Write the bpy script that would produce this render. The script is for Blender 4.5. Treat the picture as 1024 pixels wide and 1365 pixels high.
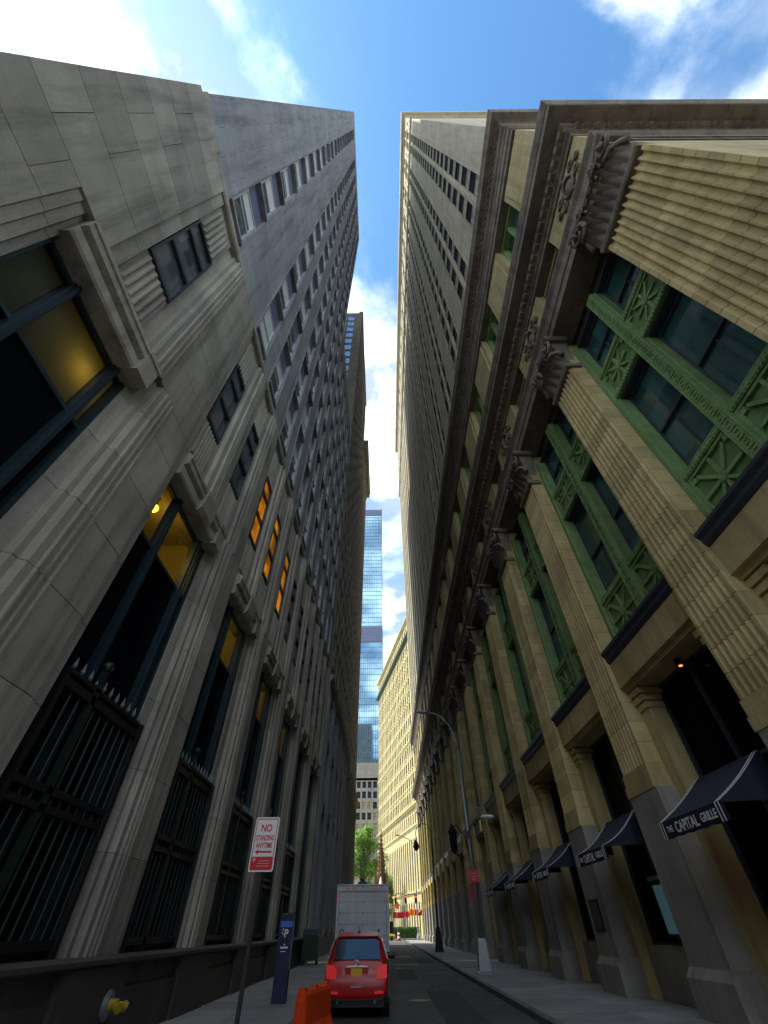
import bpy, bmesh, math, random
from mathutils import Matrix, Vector
random.seed(11)
sc = bpy.context.scene
for o in list(bpy.data.objects): bpy.data.objects.remove(o)
C = sc.collection
PI = math.pi
R_ = math.radians

# ------------------------------------------------------------------ camera
CAM_H = 1.65
FPX, PCX, PCY = 543.0, 512.0, 682.5           # focal length and centre in photo pixels (1024 x 1365)
def camray(x, y): return Vector((x-PCX, -(y-PCY), -FPX))
Zc = camray(506, 153).normalized()            # zenith vanishing point
Yc = camray(515, 1239).normalized()           # street vanishing point
Yc = (Yc - Zc*Yc.dot(Zc)).normalized()
Xc = Yc.cross(Zc)
cam = bpy.data.cameras.new('camera'); camo = bpy.data.objects.new('camera', cam); C.objects.link(camo)
cam.sensor_fit = 'HORIZONTAL'; cam.sensor_width = 36; cam.lens = FPX/1024*36
cam.clip_start = 0.05; cam.clip_end = 3000
M3 = Matrix((Xc, Yc, Zc))
camo.matrix_world = Matrix.Translation((0, 0, CAM_H)) @ M3.to_4x4()
sc.camera = camo

# ------------------------------------------------------------------ world, sun, exposure
SUN = Vector((-0.53, 0.0, 0.845)).normalized()
sun_el = math.asin(SUN.z); sun_az = math.atan2(SUN.x, SUN.y)
world = bpy.data.worlds.new('World'); sc.world = world; world.use_nodes = True
nt = world.node_tree; N = nt.nodes; L = nt.links
for n in list(N): N.remove(n)
out = N.new('ShaderNodeOutputWorld'); mixs = N.new('ShaderNodeMixShader')
bg1 = N.new('ShaderNodeBackground'); bg2 = N.new('ShaderNodeBackground')
sky = N.new('ShaderNodeTexSky'); sky.sky_type = 'NISHITA'; sky.sun_disc = False
sky.sun_elevation = sun_el; sky.sun_rotation = sun_az; sky.ozone_density = 2.5; sky.air_density = 1.1; sky.dust_density = .6
tint = N.new('ShaderNodeMix'); tint.data_type = 'RGBA'; tint.blend_type = 'MULTIPLY'; tint.inputs[0].default_value = 1
tint.inputs[7].default_value = (.70, 1.08, 1.22, 1)
L.new(sky.outputs[0], tint.inputs[6]); L.new(tint.outputs[2], bg1.inputs[0]); bg1.inputs[1].default_value = 0.066
tc = N.new('ShaderNodeTexCoord'); sep = N.new('ShaderNodeSeparateXYZ'); L.new(tc.outputs['Generated'], sep.inputs[0])
def wm(op, a, b=None, c=None):
    m = N.new('ShaderNodeMath'); m.operation = op
    for i, q in enumerate((a, b, c)):
        if q is None: continue
        if isinstance(q, (int, float)): m.inputs[i].default_value = q
        else: L.new(q, m.inputs[i])
    return m.outputs[0]
zz = wm('MAXIMUM', sep.outputs[2], .06)
px = wm('DIVIDE', sep.outputs[0], zz); py = wm('DIVIDE', sep.outputs[1], zz)
com = N.new('ShaderNodeCombineXYZ'); L.new(px, com.inputs[0]); L.new(py, com.inputs[1])
nz = N.new('ShaderNodeTexNoise'); nz.inputs['Scale'].default_value = 2.1; nz.inputs['Detail'].default_value = 9; nz.inputs['Roughness'].default_value = .58
nz.inputs['Distortion'].default_value = .35; mpp = N.new('ShaderNodeMapping'); mpp.inputs['Location'].default_value = (6.8, 3.6, 0); L.new(com.outputs[0], mpp.inputs[0]); L.new(mpp.outputs[0], nz.inputs['Vector'])
# a clear patch of sky overhead, cloud thickening away from it
dx = wm('SUBTRACT', px, .07); dy = wm('MULTIPLY', wm('ADD', py, .07), 1.25)
rr = wm('SQRT', wm('ADD', wm('MULTIPLY', dx, dx), wm('MULTIPLY', dy, dy)))
cov = wm('MINIMUM', wm('MULTIPLY', wm('SUBTRACT', rr, .33), .85), .19)
val = wm('ADD', nz.outputs[0], cov)
mr = N.new('ShaderNodeMapRange'); mr.interpolation_type = 'SMOOTHSTEP'
mr.inputs[1].default_value = .48; mr.inputs[2].default_value = .78; L.new(val, mr.inputs[0])
nz2 = N.new('ShaderNodeTexNoise'); nz2.inputs['Scale'].default_value = 4.5; nz2.inputs['Detail'].default_value = 7; mp2 = N.new('ShaderNodeMapping'); mp2.inputs['Location'].default_value = (10.2, 5.4, 0); L.new(com.outputs[0], mp2.inputs[0]); L.new(mp2.outputs[0], nz2.inputs['Vector'])
cr = N.new('ShaderNodeValToRGB'); ce = cr.color_ramp.elements
ce[0].position = .40; ce[0].color = (.17, .21, .27, 1); ce[1].position = .64; ce[1].color = (1, .99, .96, 1)
e_ = ce.new(.51); e_.color = (.46, .50, .54, 1); L.new(nz2.outputs[0], cr.inputs[0])
L.new(cr.outputs[0], bg2.inputs[0]); bg2.inputs[1].default_value = 1.15
L.new(mr.outputs[0], mixs.inputs[0]); L.new(bg1.outputs[0], mixs.inputs[1]); L.new(bg2.outputs[0], mixs.inputs[2]); L.new(mixs.outputs[0], out.inputs[0])
sl = bpy.data.lights.new('sun', 'SUN'); sl.energy = 2.0; sl.angle = R_(.5); sl.color = (1, .93, .78)
so = bpy.data.objects.new('sun', sl); C.objects.link(so); so.rotation_euler = SUN.to_track_quat('Z', 'Y').to_euler(); so.location = (-60, -8, 200)
sc.view_settings.view_transform = 'Standard'; sc.view_settings.look = 'None'; sc.view_settings.gamma = 1
sc.view_settings.exposure = 1.84; sc.view_settings.use_curve_mapping = False
sc.render.engine = 'CYCLES'
sc.render.resolution_x = 768; sc.render.resolution_y = 1024
sc.cycles.max_bounces = 7; sc.cycles.diffuse_bounces = 5; sc.cycles.glossy_bounces = 3; sc.cycles.transparent_max_bounces = 8

# ------------------------------------------------------------------ materials
def newmat(name):
    m = bpy.data.materials.new(name); m.use_nodes = True
    nt = m.node_tree
    return m, nt, nt.nodes['Principled BSDF'], nt.nodes, nt.links
def plain(name, col, rough=.6, metal=0, spec=.5, coat=0, var=.0, vscale=8, bump=0, emit=None, es=0):
    m, nt, b, n, l = newmat(name)
    b.inputs['Base Color'].default_value = (*col, 1); b.inputs['Roughness'].default_value = rough
    b.inputs['Metallic'].default_value = metal; b.inputs['Specular IOR Level'].default_value = spec
    b.inputs['Coat Weight'].default_value = coat
    if emit: b.inputs['Emission Color'].default_value = (*emit, 1); b.inputs['Emission Strength'].default_value = es
    if var or bump:
        g = n.new('ShaderNodeNewGeometry'); t = n.new('ShaderNodeTexNoise'); t.inputs['Scale'].default_value = vscale; t.inputs['Detail'].default_value = 6
        l.new(g.outputs['Position'], t.inputs['Vector'])
        if var:
            mx = n.new('ShaderNodeMix'); mx.data_type = 'RGBA'
            mx.inputs[6].default_value = (*[c*(1-var) for c in col], 1); mx.inputs[7].default_value = (*[min(1, c*(1+var)) for c in col], 1)
            l.new(t.outputs[0], mx.inputs[0]); l.new(mx.outputs[2], b.inputs['Base Color'])
        if bump:
            bp = n.new('ShaderNodeBump'); bp.inputs['Strength'].default_value = bump; bp.inputs['Distance'].default_value = .02
            l.new(t.outputs[0], bp.inputs['Height']); l.new(bp.outputs[0], b.inputs['Normal'])
    return m
def stone(name, c1, c2, scale=.7, bump=.35, streak=.45, stain=(.05, .045, .04), rough=.88, brick=None, blockvar=.0):
    m, nt, b, n, l = newmat(name)
    b.inputs['Roughness'].default_value = rough; b.inputs['Specular IOR Level'].default_value = .25
    g = n.new('ShaderNodeNewGeometry'); pos = g.outputs['Position']
    t1 = n.new('ShaderNodeTexNoise'); t1.inputs['Scale'].default_value = scale; t1.inputs['Detail'].default_value = 7; t1.inputs['Roughness'].default_value = .6
    l.new(pos, t1.inputs['Vector'])
    rp = n.new('ShaderNodeValToRGB'); rp.color_ramp.elements[0].position = .32; rp.color_ramp.elements[1].position = .68
    rp.color_ramp.elements[0].color = (*c1, 1); rp.color_ramp.elements[1].color = (*c2, 1)
    l.new(t1.outputs[0], rp.inputs[0]); col = rp.outputs[0]
    mp = n.new('ShaderNodeMapping'); mp.inputs['Scale'].default_value = (2.2, 2.2, .16); l.new(pos, mp.inputs[0])
    t2 = n.new('ShaderNodeTexNoise'); t2.inputs['Scale'].default_value = 1; t2.inputs['Detail'].default_value = 8; t2.inputs['Roughness'].default_value = .65; l.new(mp.outputs[0], t2.inputs['Vector'])
    r2 = n.new('ShaderNodeMapRange'); r2.inputs[1].default_value = .47; r2.inputs[2].default_value = .72; r2.inputs[4].default_value = streak; l.new(t2.outputs[0], r2.inputs[0])
    mx = n.new('ShaderNodeMix'); mx.data_type = 'RGBA'; mx.inputs[7].default_value = (*stain, 1); l.new(r2.outputs[0], mx.inputs[0]); l.new(col, mx.inputs[6]); col = mx.outputs[2]
    t3 = n.new('ShaderNodeTexNoise'); t3.inputs['Scale'].default_value = 22; t3.inputs['Detail'].default_value = 5; l.new(pos, t3.inputs['Vector'])
    mg = n.new('ShaderNodeMix'); mg.data_type = 'RGBA'; mg.blend_type = 'MULTIPLY'; mg.inputs[0].default_value = .35
    l.new(col, mg.inputs[6]); l.new(t3.outputs[0], mg.inputs[7]); col = mg.outputs[2]
    if blockvar:
        oi = n.new('ShaderNodeObjectInfo'); mo = n.new('ShaderNodeMapRange'); mo.inputs[3].default_value = 1-blockvar; mo.inputs[4].default_value = 1+blockvar
        l.new(oi.outputs['Random'], mo.inputs[0])
        mb = n.new('ShaderNodeMix'); mb.data_type = 'RGBA'; mb.blend_type = 'MULTIPLY'; mb.inputs[0].default_value = 1
        l.new(col, mb.inputs[6]); l.new(mo.outputs[0], mb.inputs[7]); col = mb.outputs[2]
    bp = n.new('ShaderNodeBump'); bp.inputs['Strength'].default_value = bump; bp.inputs['Distance'].default_value = .012
    hsum = t3.outputs[0]
    if brick:
        bw, bh = brick
        sp = n.new('ShaderNodeSeparateXYZ'); l.new(pos, sp.inputs[0])
        ad = n.new('ShaderNodeMath'); ad.operation = 'ADD'; l.new(sp.outputs[0], ad.inputs[0]); l.new(sp.outputs[1], ad.inputs[1])
        cb = n.new('ShaderNodeCombineXYZ'); l.new(ad.outputs[0], cb.inputs[0]); l.new(sp.outputs[2], cb.inputs[1])
        bt = n.new('ShaderNodeTexBrick'); l.new(cb.outputs[0], bt.inputs[0])
        bt.inputs['Color1'].default_value = (1, 1, 1, 1); bt.inputs['Color2'].default_value = (.84, .84, .84, 1); bt.inputs['Mortar'].default_value = (.45, .45, .45, 1)
        bt.inputs['Scale'].default_value = 1; bt.inputs['Mortar Size'].default_value = .012; bt.inputs['Brick Width'].default_value = bw; bt.inputs['Row Height'].default_value = bh
        mb = n.new('ShaderNodeMix'); mb.data_type = 'RGBA'; mb.blend_type = 'MULTIPLY'; mb.inputs[0].default_value = .8
        l.new(col, mb.inputs[6]); l.new(bt.outputs[0], mb.inputs[7]); col = mb.outputs[2]
    l.new(hsum, bp.inputs['Height']); l.new(bp.outputs[0], b.inputs['Normal'])
    l.new(col, b.inputs['Base Color'])
    return m
def glassmat(name, col, rough=.04, tintvar=.5, spec=.8, wav=.06, ior=1.52):
    m, nt, b, n, l = newmat(name)
    b.inputs['Roughness'].default_value = rough; b.inputs['Specular IOR Level'].default_value = spec; b.inputs['IOR'].default_value = ior
    oi = n.new('ShaderNodeObjectInfo'); g = n.new('ShaderNodeNewGeometry')
    w = n.new('ShaderNodeTexWhiteNoise'); w.noise_dimensions = '3D'
    sn = n.new('ShaderNodeVectorMath'); sn.operation = 'SNAP'; sn.inputs[1].default_value = (1.3, 1.3, 2.2); l.new(g.outputs['Position'], sn.inputs[0]); l.new(sn.outputs[0], w.inputs[0])
    mx = n.new('ShaderNodeMix'); mx.data_type = 'RGBA'; mx.inputs[6].default_value = (*[c*(1-tintvar) for c in col], 1); mx.inputs[7].default_value = (*[min(1, c*(1+tintvar)) for c in col], 1)
    l.new(w.outputs[0], mx.inputs[0]); l.new(mx.outputs[2], b.inputs['Base Color'])
    t = n.new('ShaderNodeTexNoise'); t.inputs['Scale'].default_value = .9; l.new(g.outputs['Position'], t.inputs['Vector'])
    bp = n.new('ShaderNodeBump'); bp.inputs['Strength'].default_value = wav; bp.inputs['Distance'].default_value = .1; l.new(t.outputs[0], bp.inputs['Height']); l.new(bp.outputs[0], b.inputs['Normal'])
    return m
def clearglass(name, tintc=(.55, .62, .6)):
    m, nt, b, n, l = newmat(name); n.remove(b)
    tr = n.new('ShaderNodeBsdfTransparent'); tr.inputs[0].default_value = (*tintc, 1)
    gl = n.new('ShaderNodeBsdfGlossy'); gl.inputs['Roughness'].default_value = .03
    fr = n.new('ShaderNodeFresnel'); fr.inputs[0].default_value = 1.35
    mx = n.new('ShaderNodeMixShader'); l.new(fr.outputs[0], mx.inputs[0]); l.new(tr.outputs[0], mx.inputs[1]); l.new(gl.outputs[0], mx.inputs[2])
    l.new(mx.outputs[0], n['Material Output'].inputs[0])
    return m
def emis(name, col, s):
    m, nt, b, n, l = newmat(name)
    b.inputs['Base Color'].default_value = (*[c*.4 for c in col], 1)
    b.inputs['Emission Color'].default_value = (*col, 1); b.inputs['Emission Strength'].default_value = s
    return m

MT = {}
MT['tan'] = stone('tan_stone', (.50, .39, .165), (.68, .55, .275), scale=.9, streak=.5, stain=(.10, .08, .05), blockvar=.17)
MT['tan_far'] = stone('tan_stone_far', (.47, .38, .18), (.60, .49, .26), scale=.4, streak=.35, brick=(1.6, .6))
MT['tower_stone'] = stone('tower_stone', (.52, .465, .34), (.66, .595, .44), scale=.25, streak=.3, brick=(1.4, .57))
MT['tower_spandrel'] = stone('tower_spandrel', (.38, .345, .26), (.48, .435, .33), scale=.4, streak=.5)
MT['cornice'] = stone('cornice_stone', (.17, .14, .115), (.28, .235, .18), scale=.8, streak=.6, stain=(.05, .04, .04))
MT['pedestal'] = stone('pedestal_granite', (.30, .29, .25), (.42, .40, .34), scale=1.1, streak=.35)
MT['lime'] = stone('limestone', (.33, .312, .262), (.48, .455, .385), scale=.6, streak=.7, stain=(.10, .10, .085), blockvar=.13)
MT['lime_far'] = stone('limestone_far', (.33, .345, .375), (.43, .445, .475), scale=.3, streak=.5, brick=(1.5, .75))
MT['granite'] = stone('dark_granite', (.055, .05, .046), (.10, .095, .088), scale=1.3, streak=.35, rough=.55)
MT['brown'] = stone('brown_stone', (.30, .275, .24), (.41, .38, .335), scale=.4, streak=.4, brick=(1.3, .6))
MT['yellow'] = stone('yellow_limestone', (.62, .53, .27), (.78, .69, .40), scale=.3, streak=.3)
MT['bluegrey'] = plain('blue_grey_spandrel', (.13, .155, .25), .5, var=.25, vscale=1.2)
MT['alu'] = plain('pale_window_frame', (.62, .65, .68), .35, .3)
MT['dframe'] = plain('dark_window_frame', (.035, .04, .055), .45)
MT['teal'] = plain('teal_bronze_frame', (.014, .036, .048), .45, .25, var=.3, vscale=4)
MT['iron'] = plain('black_iron', (.012, .013, .016), .5, .3)
MT['iron_green'] = plain('green_bronze_bar', (.008, .028, .022), .45, .3, var=.4, vscale=3)
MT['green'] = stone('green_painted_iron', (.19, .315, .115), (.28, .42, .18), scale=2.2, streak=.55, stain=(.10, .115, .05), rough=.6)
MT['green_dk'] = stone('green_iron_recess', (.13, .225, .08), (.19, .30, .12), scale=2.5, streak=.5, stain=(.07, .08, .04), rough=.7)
MT['glass'] = glassmat('dark_glass', (.012, .02, .032))
MT['glass_shop'] = glassmat('shop_glass', (.003, .004, .006), spec=.3, ior=1.12)
MT['glass_green'] = glassmat('green_tinted_glass', (.03, .085, .085))
MT['glass_blue'] = glassmat('blue_glass', (.24, .41, .53), spec=1.0, wav=.02, tintvar=.08)
MT['glass_blue'].node_tree.nodes['Principled BSDF'].inputs['Metallic'].default_value = .85
MT['glass_pale'] = glassmat('pale_glass', (.085, .11, .13), spec=1.0)
MT['glass_dull'] = glassmat('dull_dark_glass', (.014, .018, .026), rough=.5, spec=.1, ior=1.1)
MT['joint'] = plain('mortar_joint_shadow', (.09, .075, .05), .9)  # mortar backing with the shadow of the joints put into its colour
MT['clear'] = clearglass('clear_pane')
MT['blind'] = plain('white_blind', (.62, .66, .66), .8)
MT['room'] = plain('room_plaster', (.30, .29, .22), .9, var=.3, vscale=.8)
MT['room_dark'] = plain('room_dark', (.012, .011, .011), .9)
MT['amber'] = emis('lit_amber_pane', (1.0, .34, .012), .16)
_n = MT['amber'].node_tree.nodes; _l = MT['amber'].node_tree.links
_g = _n.new('ShaderNodeNewGeometry'); _t = _n.new('ShaderNodeTexNoise'); _t.inputs['Scale'].default_value = 1.3; _t.inputs['Detail'].default_value = 3; _r = _n.new('ShaderNodeMapRange')
_r.inputs[1].default_value = .35; _r.inputs[2].default_value = .65; _r.inputs[3].default_value = .03; _r.inputs[4].default_value = .16
_l.new(_g.outputs['Position'], _t.inputs['Vector']); _l.new(_t.outputs[0], _r.inputs[0]); _l.new(_r.outputs[0], _n['Principled BSDF'].inputs['Emission Strength'])
MT['asphalt'] = stone('asphalt', (.066, .067, .072), (.11, .11, .114), scale=.35, streak=0, bump=.8, rough=.8)
_n = MT['asphalt'].node_tree.nodes; _l = MT['asphalt'].node_tree.links; _b = _n['Principled BSDF']
_g = _n.new('ShaderNodeNewGeometry'); _q = _n.new('ShaderNodeTexNoise'); _q.inputs['Scale'].default_value = 1.1; _l.new(_g.outputs['Position'], _q.inputs['Vector'])
_mx = _n.new('ShaderNodeMix'); _mx.data_type = 'RGBA'; _mx.inputs[0].default_value = .35; _l.new(_g.outputs['Position'], _mx.inputs[6]); _l.new(_q.outputs['Color'], _mx.inputs[7])
_v = _n.new('ShaderNodeTexVoronoi'); _v.feature = 'DISTANCE_TO_EDGE'; _v.inputs['Scale'].default_value = .8; _l.new(_mx.outputs[2], _v.inputs['Vector'])
_r = _n.new('ShaderNodeMapRange'); _r.inputs[1].default_value = .0; _r.inputs[2].default_value = .018; _r.inputs[3].default_value = .45; _r.inputs[4].default_value = 1; _l.new(_v.outputs['Distance'], _r.inputs[0])
_m = _n.new('ShaderNodeMix'); _m.data_type = 'RGBA'; _m.blend_type = 'MULTIPLY'; _m.inputs[0].default_value = 1
_src = _b.inputs['Base Color'].links[0].from_socket; _l.new(_src, _m.inputs[6]); _l.new(_r.outputs[0], _m.inputs[7]); _l.new(_m.outputs[2], _b.inputs['Base Color'])
MT['paving'] = stone('paving_concrete', (.27, .265, .25), (.37, .365, .345), scale=.8, streak=0, bump=.4, blockvar=.12)
MT['kerb'] = stone('kerb_granite', (.14, .14, .135), (.22, .215, .21), scale=2, streak=.2, blockvar=.1)
MT['ground'] = plain('ground_dirt', (.16, .155, .14), .9, var=.2, vscale=.2)
MT['paint'] = plain('worn_white_paint', (.26, .26, .255), .8, var=.35, vscale=6)
MT['galv'] = plain('galvanised_steel', (.29, .32, .35), .45, .55, var=.15, vscale=5)
MT['black'] = plain('black_paint', (.012, .012, .014), .45)
MT['rubber'] = plain('rubber', (.012, .012, .012), .85)
MT['chrome'] = plain('chrome', (.8, .8, .82), .12, 1)
MT['canvas'] = plain('navy_canvas', (.010, .014, .030), .85, var=.3, vscale=5, bump=.15)
MT['white'] = plain('white_paint', (.78, .78, .76), .5)
MT['offwhite'] = stone('truck_white', (.56, .60, .62), (.68, .72, .74), scale=1.5, streak=.4, stain=(.30, .29, .27), bump=.05, rough=.5)
MT['red'] = plain('sign_red', (.62, .012, .014), .45)
MT['carred'] = plain('car_red', (.40, .004, .007), .38, 0, .35, .25)
MT['lens'] = plain('red_lens', (.55, .03, .03), .2, emit=(.5, .02, .02), es=.12)
MT['orange'] = stone('orange_plastic', (.84, .065, .006), (.95, .10, .012), scale=2, streak=.35, stain=(.30, .06, .03), bump=.1, rough=.55)
MT['orange2'] = plain('construction_orange', (.85, .22, .02), .6)
MT['yellowp'] = plain('yellow_paint', (.36, .245, .012), .65, var=.5, vscale=14)
MT['plate'] = plain('amber_plate', (.75, .38, .03), .5)
MT['blue'] = plain('meter_blue', (.007, .010, .06), .4)
MT['blue_lit'] = plain('meter_blue_panel', (.05, .16, .62), .35)
MT['leaf1'] = plain('leaf_green', (.11, .25, .02), .6, var=.45, vscale=.35)
MT['leaf2'] = plain('hedge_green', (.05, .12, .018), .7, var=.4, vscale=1.5)
MT['bark'] = plain('bark', (.09, .07, .05), .9, var=.3, vscale=6, bump=.5)
MT['gothic'] = stone('brown_gothic_stone', (.13, .075, .045), (.21, .12, .07), scale=1.2, streak=.4)
MT['concrete'] = stone('grey_concrete', (.36, .35, .33), (.46, .45, .42), scale=.3, streak=.3)
MT['green_band'] = plain('dark_green_band', (.06, .085, .055), .7)

# ------------------------------------------------------------------ mesh helpers
class MB:
    """collects faces in (depth, y, z); x = x0 + sx*depth"""
    def __init__(s, sx=1, x0=0.0): s.sx = sx; s.x0 = x0; s.V = []; s.F = []; s.M = []
    def p(s, d, y, z): s.V.append((s.x0+s.sx*d, y, z)); return len(s.V)-1
    def face(s, ids, m=0): s.F.append(tuple(ids)); s.M.append(m)
    def quad(s, pts, m=0): s.face([s.p(*q) for q in pts], m)
    def box(s, d0, d1, y0, y1, z0, z1, m=0):
        a = [s.p(d, y, z) for z in (z0, z1) for y in (y0, y1) for d in (d0, d1)]
        for q in ((0, 1, 3, 2), (4, 6, 7, 5), (0, 4, 5, 1), (2, 3, 7, 6), (0, 2, 6, 4), (1, 5, 7, 3)): s.face([a[i] for i in q], m)
    def loft(s, rings, m=0, cap=True, closed=True):
        idx = [[s.p(*q) for q in r] for r in rings]
        n = len(idx[0])
        for a, b in zip(idx[:-1], idx[1:]):
            for i in range(n if closed else n-1):
                j = (i+1) % n; s.face((a[i], a[j], b[j], b[i]), m)
        if cap: s.face(idx[0][::-1], m); s.face(idx[-1], m)
    def prism_z(s, prof, z0, z1, m=0, ch=0.0, ym=None):   # prof: list of (d, y)
        if ch:
            pull = [(d+ch, y) for d, y in prof]
            s.loft([[(d, y, z0) for d, y in pull], [(d, y, z0+ch) for d, y in prof], [(d, y, z1-ch) for d, y in prof], [(d, y, z1) for d, y in pull]], m)
        else: s.loft([[(d, y, z0) for d, y in prof], [(d, y, z1) for d, y in prof]], m)
    def prism_y(s, prof, y0, y1, m=0):                     # prof: list of (d, z)
        s.loft([[(d, y0, z) for d, z in prof], [(d, y1, z) for d, z in prof]], m)
    def tube(s, pts, r, n=8, m=0, cap=True, r1=None):
        pts = [Vector(q) for q in pts]; rings = []
        up = Vector((0, 0, 1)); K = len(pts)
        for i, q in enumerate(pts):
            t = (pts[min(i+1, K-1)]-pts[max(i-1, 0)]).normalized()
            u = t.cross(up)
            if u.length < .05: u = t.cross(Vector((1, 0, 0)))
            u.normalize(); w = t.cross(u)
            rad = r if r1 is None else r+(r1-r)*i/(K-1)
            rings.append([tuple(q+u*rad*math.cos(2*PI*k/n)+w*rad*math.sin(2*PI*k/n)) for k in range(n)])
        s.loft(rings, m, cap)
    def lathe(s, prof, c, n=16, m=0):                      # prof (r, z) about vertical through c
        s.loft([[(c[0]+r*math.cos(2*PI*k/n), c[1]+r*math.sin(2*PI*k/n), z) for k in range(n)] for r, z in prof], m)
    def disc_x(s, c, r, th, n=20, m=0):                    # short cylinder with its axis along x
        s.loft([[(c[0]+e, c[1]+r*math.cos(2*PI*k/n), c[2]+r*math.sin(2*PI*k/n)) for k in range(n)] for e in (-th/2, th/2)], m)
    def ball(s, c, r, m=0, n=10, k=6, sq=1):
        s.lathe([(max(.001, r*math.sin(PI*i/k))*1.0, c[2]-r*sq*math.cos(PI*i/k)) for i in range(k+1)], c, n, m)
    def mesh(s, name, mats, smooth=False, norm=True):
        me = bpy.data.meshes.new(name); me.from_pydata(s.V, [], s.F)
        for mt in mats: me.materials.append(MT[mt] if isinstance(mt, str) else mt)
        me.polygons.foreach_set('material_index', s.M)
        if norm:
            bm = bmesh.new(); bm.from_mesh(me); bmesh.ops.recalc_face_normals(bm, faces=bm.faces); bm.to_mesh(me); bm.free()
        if smooth: me.polygons.foreach_set('use_smooth', [True]*len(me.polygons))
        me.update(); return me
WL = {}
def obj(name, me, parent=None, at=(0, 0, 0), label=None, kind=None, scale=None):
    o = bpy.data.objects.new(name, me); C.objects.link(o)
    at = Vector(at); WL[o.name] = at
    if parent is not None:
        o.parent = parent; o.location = at - WL[parent.name]
    else: o.location = at
    if scale: o.scale = scale
    if label: o['label'] = label
    if kind: o['kind'] = kind
    return o
def thing(name, label, cat, at=(0, 0, 0), group=None, me=None):
    o = obj(name, me, None, at); o['label'] = label; o['category'] = cat
    if group: o['group'] = group
    return o
def struct(name, me): o = obj(name, me); o['kind'] = 'structure'; return o
DG = None
def textmesh(name, s, size, mat, matrix, extrude=.002, sx=1.0, align='CENTER'):
    cu = bpy.data.curves.new('t', 'FONT'); cu.body = s; cu.size = size; cu.extrude = extrude; cu.align_x = align; cu.align_y = 'CENTER'; cu.resolution_u = 3; cu.offset = size*.022
    o = bpy.data.objects.new('t', cu); C.objects.link(o)
    dg = bpy.context.evaluated_depsgraph_get()
    me = bpy.data.meshes.new_from_object(o.evaluated_get(dg)); me.name = name
    bpy.data.objects.remove(o)
    me.transform(matrix @ Matrix.Diagonal((sx, 1, 1, 1))); me.materials.clear(); me.materials.append(MT[mat]); return me
FACE_CAM = Matrix(((1, 0, 0, 0), (0, 0, -1, 0), (0, 1, 0, 0), (0, 0, 0, 1)))       # faces -y
FACE_L = Matrix(((0, 0, -1, 0), (-1, 0, 0, 0), (0, 1, 0, 0), (0, 0, 0, 1)))        # faces -x, reads towards -y

XR, XL = 7.5, -5.5
GZ = .14            # pavement level
YEND_R, YEND_L = 119.0, 91.0

# ------------------------------------------------------------------ ground, road, pavements
mb = MB(); mb.quad([(-900, -300, -.02), (900, -300, -.02), (900, 1500, -.02), (-900, 1500, -.02)]); struct('ground', mb.mesh('ground', ['ground']))
mb = MB(); mb.box(-2.30, 3.95, -40, 119, -.10, 0)
road = struct('road', mb.mesh('road', ['asphalt']))
mb = MB(); mb.box(-60, 60, 119.002, 136, -.10, .0); struct('cross_road', mb.mesh('cross_road', ['asphalt']))
# worn paint and repairs on the road
for (x0, x1, y0, y1, mt, nm) in ((.75, 2.05, 51, 53.2, 'paint', 'painted_marking'), (.5, 1.0, 37, 37.6, 'paint', 'painted_marking'), 
                                 (-2.1, 3.8, 113, 113.6, 'paint', 'stop_line')):
    mb = MB(); mb.box(x0, x1, y0, y1, .0005, .004); obj(nm, mb.mesh(nm, [mt]), road)
for i in range(7):
    mb = MB(); x = -2.0+i*.85; mb.box(x, x+.42, 115, 118, .0005, .004); obj('crossing_bar', mb.mesh('crossing_bar', ['paint']), road)
mpatch = stone('asphalt_patch', (.05, .05, .054), (.068, .068, .072), scale=1, streak=0, bump=.8)
for (x0, x1, y0, y1) in ((1.5, 2.6, 15, 24), (.6, 1.5, 29, 36), (2.2, 3.4, 40, 49), (-1.0, .2, 7, 13)):
    mb = MB(); mb.box(x0, x1, y0, y1, .0005, .004); obj('asphalt_repair', mb.mesh('asphalt_repair', [mpatch]), road)
mb = MB(); mb.lathe([(.001, .0045), (.34, .0045), (.36, .010), (.40, .010), (.41, .001)], (1.1, 21.0, 0), 28); obj('manhole_cover', mb.mesh('manhole_cover', ['iron']), road)
mb = MB(); mb.lathe([(.001, .0045), (.34, .0045), (.36, .010), (.40, .010), (.41, .001)], (2.9, 33.0, 0), 28); obj('manhole_cover', mb.mesh('manhole_cover', ['iron']), road)

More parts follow.
